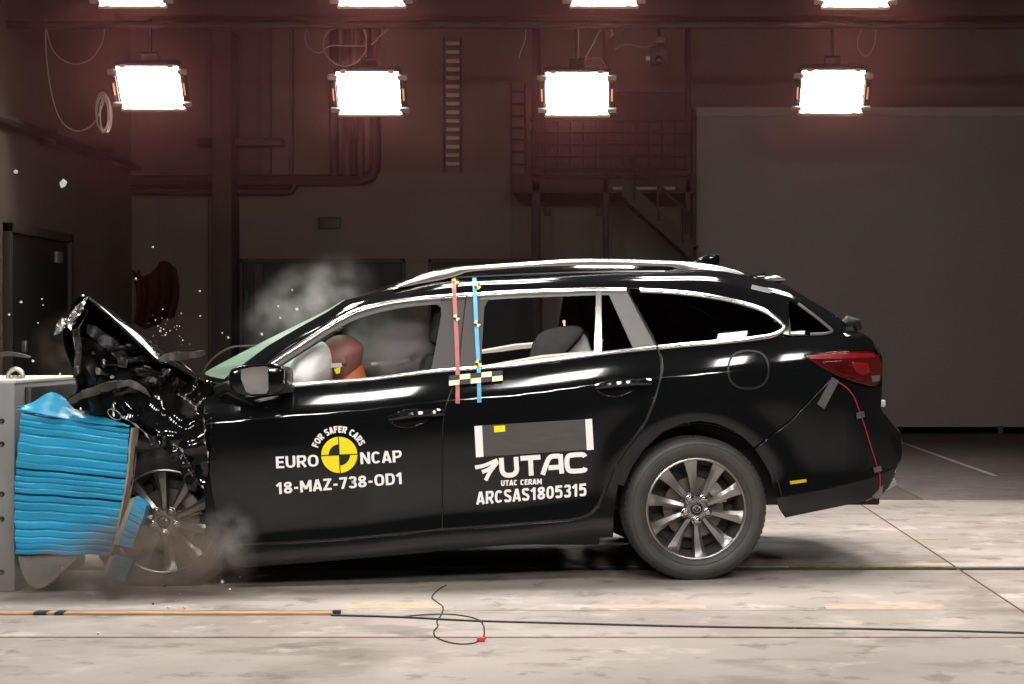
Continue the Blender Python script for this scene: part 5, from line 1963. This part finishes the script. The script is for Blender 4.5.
def skull(u, v):
    th, ph = u * PI, v * 2 * PI
    d = Vector((math.sin(th) * math.cos(ph), math.sin(th) * math.sin(ph), math.cos(th)))
    p = Vector((d.x * .112, d.y * .086, d.z * .114))
    if d.z < 0:                                       # jaw: narrower, drawn forward
        k = -d.z
        p.x = p.x * (1 - .30 * k) - .028 * k
        p.y *= 1 - .22 * k
    if d.x < 0:                                       # face: brow, eye sockets, nose, mouth, chin
        p.x += .012 * math.exp(-((d.z - .12) / .10) ** 2) * math.exp(-((abs(d.y) - .38) / .17) ** 2)
        p.x -= .022 * math.exp(-((d.z + .18) / .16) ** 2) * math.exp(-(d.y / .13) ** 2)
        p.x -= .006 * math.exp(-((d.z - .28) / .08) ** 2) * math.exp(-(d.y / .5) ** 2)
        p.x += .006 * math.exp(-((d.z + .55) / .05) ** 2) * math.exp(-(d.y / .3) ** 2)
    return hd + HR @ p


m.grid(skull, 40, 56)
bmesh.ops.remove_doubles(m.bm, verts=m.bm.verts, dist=.0004)
head = m.build('head', M['skin'], dm, sharp=60)
head['label'] = 'brown vinyl head'
for s in (-1, 1):
    MB().ell(hd + HR @ Vector((.005, s * .079, -.01)), (.016, .008, .028), HR).build('ear', M['skin'], head)
m = MB()
c = hd + HR @ Vector((.028, -.074, .022))
m.lathe([(.0, -.004), (.006, -.004), (.008, 0), (.008, .012), (.0, .012)], 14, c, closed=False)
m.build('ear_hole', M['steel'], head)
m = MB()
nb = ca(350, 375.5, .42)
AX = Matrix.Rotation(math.radians(-16), 3, 'Y')
ring = []
for zz, rr in ((-.040, .070), (-.036, .074), (.030, .072), (.036, .066), (.030, .058), (-.036, .058)):
    ring.append([m.bm.verts.new(nb + AX @ Vector((rr * math.cos(a), rr * math.sin(a), zz))) for a in [k * 2 * PI / 36 for k in range(36)]])
for i in range(6):
    for k in range(36):
        m.bm.faces.new((ring[i][k], ring[i][(k + 1) % 36], ring[(i + 1) % 6][(k + 1) % 36], ring[(i + 1) % 6][k]))
m.build('neck_collar', M['orange'], dm)['label'] = 'orange neck collar'
for q, mt in (([(328, 363.6), (341.5, 362.8), (342, 367), (330, 368)], 'debris_pale'), ([(334, 369), (340.5, 367), (340, 373), (336.4, 374)], 'yellow_print')):
    m = MB()
    m.prism([ca(x, y, .302) for x, y in q], (0, .006, 0))
    m.build('marker_tape', M[mt], head, sharp=None)

# ================================================================== CHILD SEAT
cs = thing('child_seat', 'dark grey padded child seat with a white cushion behind the rear door window', 'child seat', ca(560, 430, .5))
m = MB()
m.prism([ca(x, y, .36) for x, y in smooth_path([(526, 430), (527, 370), (529, 356), (533, 343), (538, 334.5), (547, 329.5), (557, 326.8), (570, 325.4), (579, 326.2), (583.5, 331), (581, 336), (572, 346), (563.5, 356), (556, 375), (556, 430)], 3)], (0, .10, 0))
m.build('side_wing', M['seat_grey'], cs, bevel=.015)
m = MB()
m.prism([ca(x, y, .46) for x, y in smooth_path([(548, 430), (546, 372), (549, 352), (556, 338), (566, 331), (577, 329), (585, 332), (590, 345), (592, 430)], 3)], (0, .30, 0))
m.build('back_shell', M['interior'], cs, bevel=.015)
m = MB()
m.prism([ca(x, y, .44) for x, y in ((560, 361), (584, 332.5), (587.5, 338), (592, 352), (594, 372), (566, 372))], (0, .22, 0))
m.build('cushion', M['white_cloth'], cs, bevel=.012)
m = MB()
m.prism([ca(x, y, .76) for x, y in smooth_path([(528, 430), (530, 356), (538, 336), (556, 327), (576, 327), (583, 333), (563, 356), (556, 430)], 3)], (0, .10, 0))
m.build('side_wing', M['seat_grey'], cs, bevel=.015)
m = MB()
m.ell(ca(564, 321.5, .60), (.007, .007, .007), seg=10, ring=8)
m.tube([ca(564, 322, .60), ca(565, 330, .60)], .004, 6)
m.build('sensor_light', pm('red_indicator', (.8, .1, .05), .4, emis=(1, .16, .06), estr=6), cs)

# ================================================================== FLYING DEBRIS
def shard(px, py, Y, s, mat, seed, name='flying_shard', label=None, group='shards thrown up by the crash'):
    r = random.Random(seed)
    c = at(px, py, Y)
    rad = s * (Y + D0) / F / 2
    m = MB()
    n = r.choice((4, 5))
    a0 = r.uniform(0, 6)
    R = Matrix.Rotation(r.uniform(-.6, .6), 3, 'X') @ Matrix.Rotation(r.uniform(-.6, .6), 3, 'Z')
    pts = [c + R @ Vector((rad * r.uniform(.7, 1.1) * math.cos(a0 + k * 2 * PI / n), 0, rad * r.uniform(.6, 1.1) * math.sin(a0 + k * 2 * PI / n))) for k in range(n)]
    m.prism(pts, R @ Vector((0, rad * .3 + .001, 0)))
    o = m.build(name, M[mat], None, sharp=None, origin=c)
    o.location = c
    return tag(o, label, 'debris', group)


shard(63, 184, .2, 9, 'debris_pale', 12, label='pale square shard flying highest, well above the bonnet at far left', group=None)
shard(16, 172, .3, 5, 'debris_pale', 13, label='small bright shard flying at the far left edge beside the pale square one', group=None)
GL = 'tiny shard flying in the air over the crushed bonnet'
for k, (x, y, s) in enumerate(((21, 302, 3.4), (42, 299, 2.4), (43, 305, 2), (9, 315, 3), (33, 361, 3), (38, 323, 2), (136, 279, 3), (153, 247, 2.6), (200, 291, 2.6), (60, 374, 3), (200, 316, 2.5), (228, 338, 3), (222, 333, 2), (160, 331, 3))):
    shard(x, y, rnd.uniform(0, .6), s, 'debris_pale', 60 + k, label=GL)
for k in range(34):
    a = rnd.gauss(0, 1)
    x, y = 174 + rnd.gauss(0, 14), 334 + rnd.gauss(0, 12)
    shard(x, y, rnd.uniform(.1, .8), rnd.choice((1.2, 1.5, 1.8, 2.2)), rnd.choice(('debris_pale', 'steel', 'steel', 'debris_dark')), 120 + k, label='tiny shard in the spray of shards above the cowl strip', group='spray of shards above the cowl strip')
for k, (x, y, s) in enumerate(((280, 318, 3), (297, 309, 4), (278, 306, 2.6), (262, 334, 4), (292, 290, 2.5))):
    shard(x, y, .95, s, 'debris_pale', 200 + k, label='small glass shard flying in the smoke above the windscreen', group='glass shards in the smoke')
for k, (x, y, s) in enumerate(((165, 586, 3), (153, 604, 3), (220, 578, 3), (222, 582, 4), (230, 589, 2.5), (168, 608, 4), (184, 608, 4), (98, 634, 4), (62, 568, 2.5), (240, 577, 2.5), (180, 594, 2))):
    shard(x, y, on_floor(x, max(y, 592) + 6, 0).y, s, rnd.choice(('debris_pale', 'debris_dark')), 230 + k, label='tiny shard flying low over the floor near the front wheel', group='shards low by the front wheel')
m = MB()
m.prism([at(x, y, .1) for x, y in smooth_path([(-8, 353), (6, 351.5), (18, 353), (30, 356.5), (26, 358), (12, 356), (-8, 357)], 3)], (0, .02, 0))
o = m.build('trim_fragment', M['grey_plastic'], bevel=.004)
tag(o, 'thin grey trim strip flying just above the barrier at the left edge', 'debris')

# ================================================================== SMOKE, DUST, LAMP HALO
def puff(name, c, r, dens, col, seed, label, scale=4., soft=.55, rot=0., thresh=.42):
    """A smoke cloud: an ellipsoid filled with noise-shaped density."""
    mt = bpy.data.materials.new(name)
    mt.use_nodes = True
    nt = mt.node_tree
    L = nt.links.new
    nt.nodes.remove(nt.nodes['Principled BSDF'])
    vol = nt.nodes.new('ShaderNodeVolumePrincipled')
    vol.inputs['Color'].default_value = (*col, 1)
    vol.inputs['Anisotropy'].default_value = .0
    tc = nt.nodes.new('ShaderNodeTexCoord')
    n = nt.nodes.new('ShaderNodeTexNoise')
    n.inputs['Scale'].default_value = scale
    n.inputs['Detail'].default_value = 4
    mp = nt.nodes.new('ShaderNodeMapping')
    mp.inputs['Location'].default_value = (seed * 1.7, seed * .9, seed)
    mp.inputs['Scale'].default_value = (r[0] * 2, r[1] * 2, r[2] * 2)
    L(tc.outputs['Object'], mp.inputs[0])
    L(mp.outputs[0], n.inputs['Vector'])
    ln = nt.nodes.new('ShaderNodeVectorMath')
    ln.operation = 'LENGTH'
    L(tc.outputs['Object'], ln.inputs[0])
    fall = nt.nodes.new('ShaderNodeMapRange')
    fall.interpolation_type = 'SMOOTHSTEP'
    fall.inputs['From Min'].default_value = .25
    fall.inputs['From Max'].default_value = 1.0
    fall.inputs['To Min'].default_value = 1
    fall.inputs['To Max'].default_value = 0
    L(ln.outputs['Value'], fall.inputs['Value'])
    nr = nt.nodes.new('ShaderNodeMapRange')
    nr.inputs['From Min'].default_value = thresh
    nr.inputs['From Max'].default_value = thresh + .25
    L(n.outputs['Fac'], nr.inputs['Value'])
    mu = nt.nodes.new('ShaderNodeMath')
    mu.operation = 'MULTIPLY'
    L(fall.outputs[0], mu.inputs[0])
    L(nr.outputs[0], mu.inputs[1])
    m2 = nt.nodes.new('ShaderNodeMath')
    m2.operation = 'MULTIPLY'
    m2.inputs[1].default_value = dens
    L(mu.outputs[0], m2.inputs[0])
    L(m2.outputs[0], vol.inputs['Density'])
    L(vol.outputs[0], nt.nodes['Material Output'].inputs['Volume'])
    m = MB()
    m.ell((0, 0, 0), (1, 1, 1), seg=24, ring=16)
    me = bpy.data.meshes.new(name)
    m.bm.to_mesh(me); m.bm.free()
    me.materials.append(mt)
    o = bpy.data.objects.new(name, me)
    COL.objects.link(o)
    o.location = c
    o.scale = r
    o.rotation_euler = (0, rot, 0)
    return tag(o, label, 'smoke', None, 'stuff')


puff('smoke_cloud', at(308, 306, .7), (.42, .40, .25), 1.7, (.75, .73, .72), 1, 'grey smoke rising above the windscreen', 4.5, rot=-.5)
puff('smoke_cloud', at(396, 342, .42), (.28, .34, .22), 22, (1, .93, .96), 3, 'grey smoke inside the cabin behind the dummy', 5, thresh=.38)
puff('dust_cloud', at(150, 558, -.52), (.52, .17, .25), 11, (.40, .325, .265), 5, 'brown dust around the crushed front wheel', 4, thresh=.36)
puff('dust_cloud', at(60, 575, -.60), (.40, .14, .16), 7, (.40, .325, .265), 7, 'brown dust under the blue block', 4, thresh=.38)
puff('smoke_cloud', at(226, 538, -.45), (.17, .14, .17), 5, (.62, .66, .70), 9, 'bluish smoke puff behind the front wheel', 7, thresh=.42)
puff('smoke_cloud', at(70, 350, .3), (.22, .25, .22), .6, (.5, .4, .32), 13, 'thin brown smoke in front of the bonnet', 6)

# thin warm haze volume added round the lamps, standing in for lens glow
hz = bpy.data.materials.new('lamp_halo_volume')
hz.use_nodes = True
hz.node_tree.nodes.remove(hz.node_tree.nodes['Principled BSDF'])
vs_ = hz.node_tree.nodes.new('ShaderNodeVolumeScatter')
vs_.inputs['Color'].default_value = (.95, .32, .31, 1)
vs_.inputs['Anisotropy'].default_value = .2
tc_ = hz.node_tree.nodes.new('ShaderNodeTexCoord')
sx_ = hz.node_tree.nodes.new('ShaderNodeSeparateXYZ')
mr_ = hz.node_tree.nodes.new('ShaderNodeMapRange')
mr_.interpolation_type = 'SMOOTHSTEP'
mr_.inputs['From Min'].default_value = 1.5
mr_.inputs['From Max'].default_value = 4.0
mr_.inputs['To Max'].default_value = .036
hz.node_tree.links.new(tc_.outputs['Object'], sx_.inputs[0])
hz.node_tree.links.new(sx_.outputs['Z'], mr_.inputs['Value'])
hz.node_tree.links.new(mr_.outputs[0], vs_.inputs['Density'])
hz.node_tree.links.new(vs_.outputs[0], hz.node_tree.nodes['Material Output'].inputs['Volume'])
o = MB().span((XL + .05, 7.2, 1.5), (XR - .05, 11.8, 5.6)).build('lamp_halo', hz, sharp=None)
tag(o, 'thin reddish haze added round the flood lamps at the back to stand in for lens glow', 'halo', None, 'stuff')
